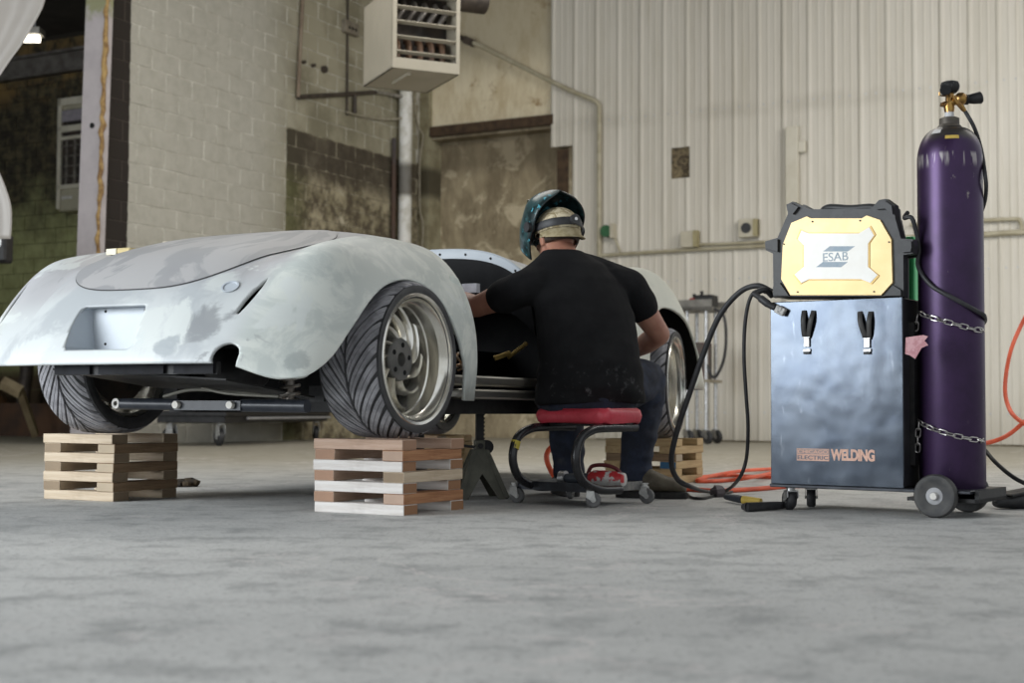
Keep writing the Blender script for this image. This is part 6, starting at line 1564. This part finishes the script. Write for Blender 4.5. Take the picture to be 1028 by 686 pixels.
# glasses: temples and rims
b = B()
for s_ in (-1, 1):
    b.tube([HMt_s @ Vector(p) for p in ((s_ * .083, -.02, .006), (s_ * .080, .05, .012), (s_ * .068, .092, .012))], .003, 6)
    b.tube([HMt_s @ Vector((s_ * .034 + .026 * math.cos(a), .097 - .006 * abs(math.cos(a)), .008 + .018 * math.sin(a))) for a in [2 * math.pi * i / 20 for i in range(20)]], .0022, 6, closed=True)
b.build('glasses', BLKMET, man, True)
# black t-shirt
def wr_shirt(p):
    q = noise.noise(Vector((p.x * 5 + p.z * 3, p.y * 5, p.z * 9))) * .007 + noise.noise(Vector((p.x * 13 - p.z * 7, p.y * 12, p.z * 18 + 4))) * .004
    lowf = sstep(.70 - p.z, 0, .28)
    return q * (.6 + 1.1 * lowf) + lowf * .004 * math.sin(p.z * 60 + p.x * 14)
b = B()
loft(b, [ell(pel - UP * .035 + RD * .015, .238, .168), ell(pel + UP * .03 + RD * .012, .238, .175), ell(wai, .222, .162), ell(wai.lerp(che, .5), .220, .155), ell(che, .222, .148), ell(uch, .208, .132), ell(uch.lerp(nek, .55), .172, .118), ell(nek.lerp(uch, .14), .110, .100), ell(nek + UP * .004, .080, .084)], 28)
for sh, el, t_ in ((shL, elL, .46), (shR, elR, .42)):
    e_ = sh.lerp(el, t_); inn = sh.lerp(uch, .35); limb(b, [nek - UP * .035, (nek - UP * .04).lerp(sh, .5) + UP * .004, sh], [.060, .072, .076]); limb(b, [inn, sh, sh.lerp(e_, .5), e_], [.085, .078, .076, .076])
k = Nodes('black_cotton'); P = k.coords('Object'); g = k.noise(P, 9, 6, .65); g2 = k.noise(P, 300, 2)
lowd = k.math('SUBTRACT', 1.0, k.step(k.xyz(P)[2], .45, .62)); dust = k.math('MULTIPLY', k.step(k.noise(P, 16, 6, .75), .54, .72), lowd)
c = k.mix(k.step(g, .35, .7), (0.010, 0.010, 0.011), (0.015, 0.015, 0.016)); c = k.mix(k.math('MULTIPLY', dust, .6), c, (0.16, 0.16, 0.165)); k.col(c); k.rough(.9); k.b.inputs['Specular IOR Level'].default_value = .15; k.bump(g2, .15, .001)
SHIRT = k.m
shirt = remeshed(b, 'tshirt', SHIRT, .008, man, 5, wr_shirt); shirt['label'] = 'black cotton t-shirt dusty at the hem'
# jeans
def wr_jean(p): return noise.noise(Vector((p.x * 10, p.y * 10, p.z * 22))) * .008 + noise.noise(Vector((p.x * 24, p.y * 24, p.z * 40))) * .003
b = B(); loft(b, [ell(pel - UP * .085, .17, .13), ell(pel - UP * .06, .205, .155), ell(pel, .208, .16), ell(pel + UP * .05, .195, .145)], 24)
for hp, kn, an in ((hipL, knL, anL), (hipR, knR, anR)):
    limb(b, [hp, hp.lerp(kn, .5) + UP * .012, kn, kn.lerp(an, .5), an + UP * .0, an - UP * .035], [.112, .104, .092, .080, .068, .070])
k = Nodes('dark_denim'); P = k.coords('Object'); g = k.noise(P, 13, 6, .7); g2 = k.noise(k.mapped(P, (1, 1, .4)), 150, 2)
c = k.mix(k.step(g, .38, .68), (0.010, 0.013, 0.024), (0.020, 0.028, 0.055)); c = k.mix(k.math('MULTIPLY', k.step(k.noise(P, 5, 4), .60, .72), .4), c, (0.10, 0.10, 0.10)); k.col(c); k.rough(.85); k.bump(g2, .2, .001)
jeans = remeshed(b, 'jeans', k.m, .009, man, 4, wr_jean)
# boots
BOOT = mat('worn_brown_boot', (0.14, 0.12, 0.085), (0.07, 0.058, 0.04), 12, .7, 0, .3); SOLE = mat('black_sole', (0.014, 0.013, 0.013), (0.03, 0.028, 0.026), 20, .7)
def boot(an, d):
    d = Vector((d.x, d.y, 0)).normalized(); s_ = Vector((d.y, -d.x, 0)); g0 = Vector((an.x, an.y, 0)) 
    b = B(); limb(b, [an + UP * .02, g0 + UP * .09 - d * .01, g0 + UP * .06 + d * .01], [.058, .058, .05]);
    rings = []
    for t_, w_, h_ in ((-.075, .030, .05), (-.06, .038, .085), (-.02, .042, .115), (.04, .045, .115), (.09, .048, .090), (.14, .050, .070), (.185, .046, .060), (.212, .032, .045), (.222, .015, .03)):
        rings.append((g0 + d * t_ + UP * (.024 + h_ / 2), s_ * w_, UP * h_ / 2))
    loft(b, rings, 16); o = remeshed(b, 'boot', BOOT, .006, man, 3)
    b = B(); pl = [(-.085, -.02), (-.07, -.036), (0, -.043), (.06, -.042), (.13, -.052), (.19, -.046), (.226, -.02), (.226, .02), (.19, .046), (.13, .052), (.06, .042), (0, .043), (-.07, .036), (-.085, .02)]
    n = len(pl)
    for z in (0.0, .030): b.v += [tuple(g0 + d * x + s_ * y + UP * z) for x, y in pl]
    b.f += [tuple(range(n)), tuple(range(n, 2 * n))] + [(i, (i + 1) % n, n + (i + 1) % n, n + i) for i in range(n)]
    b.build('sole', SOLE, o, bevel=.004)
boot(anR, Vector((.93, -.36, 0))); boot(anL, Vector((-.15, .98, 0)))
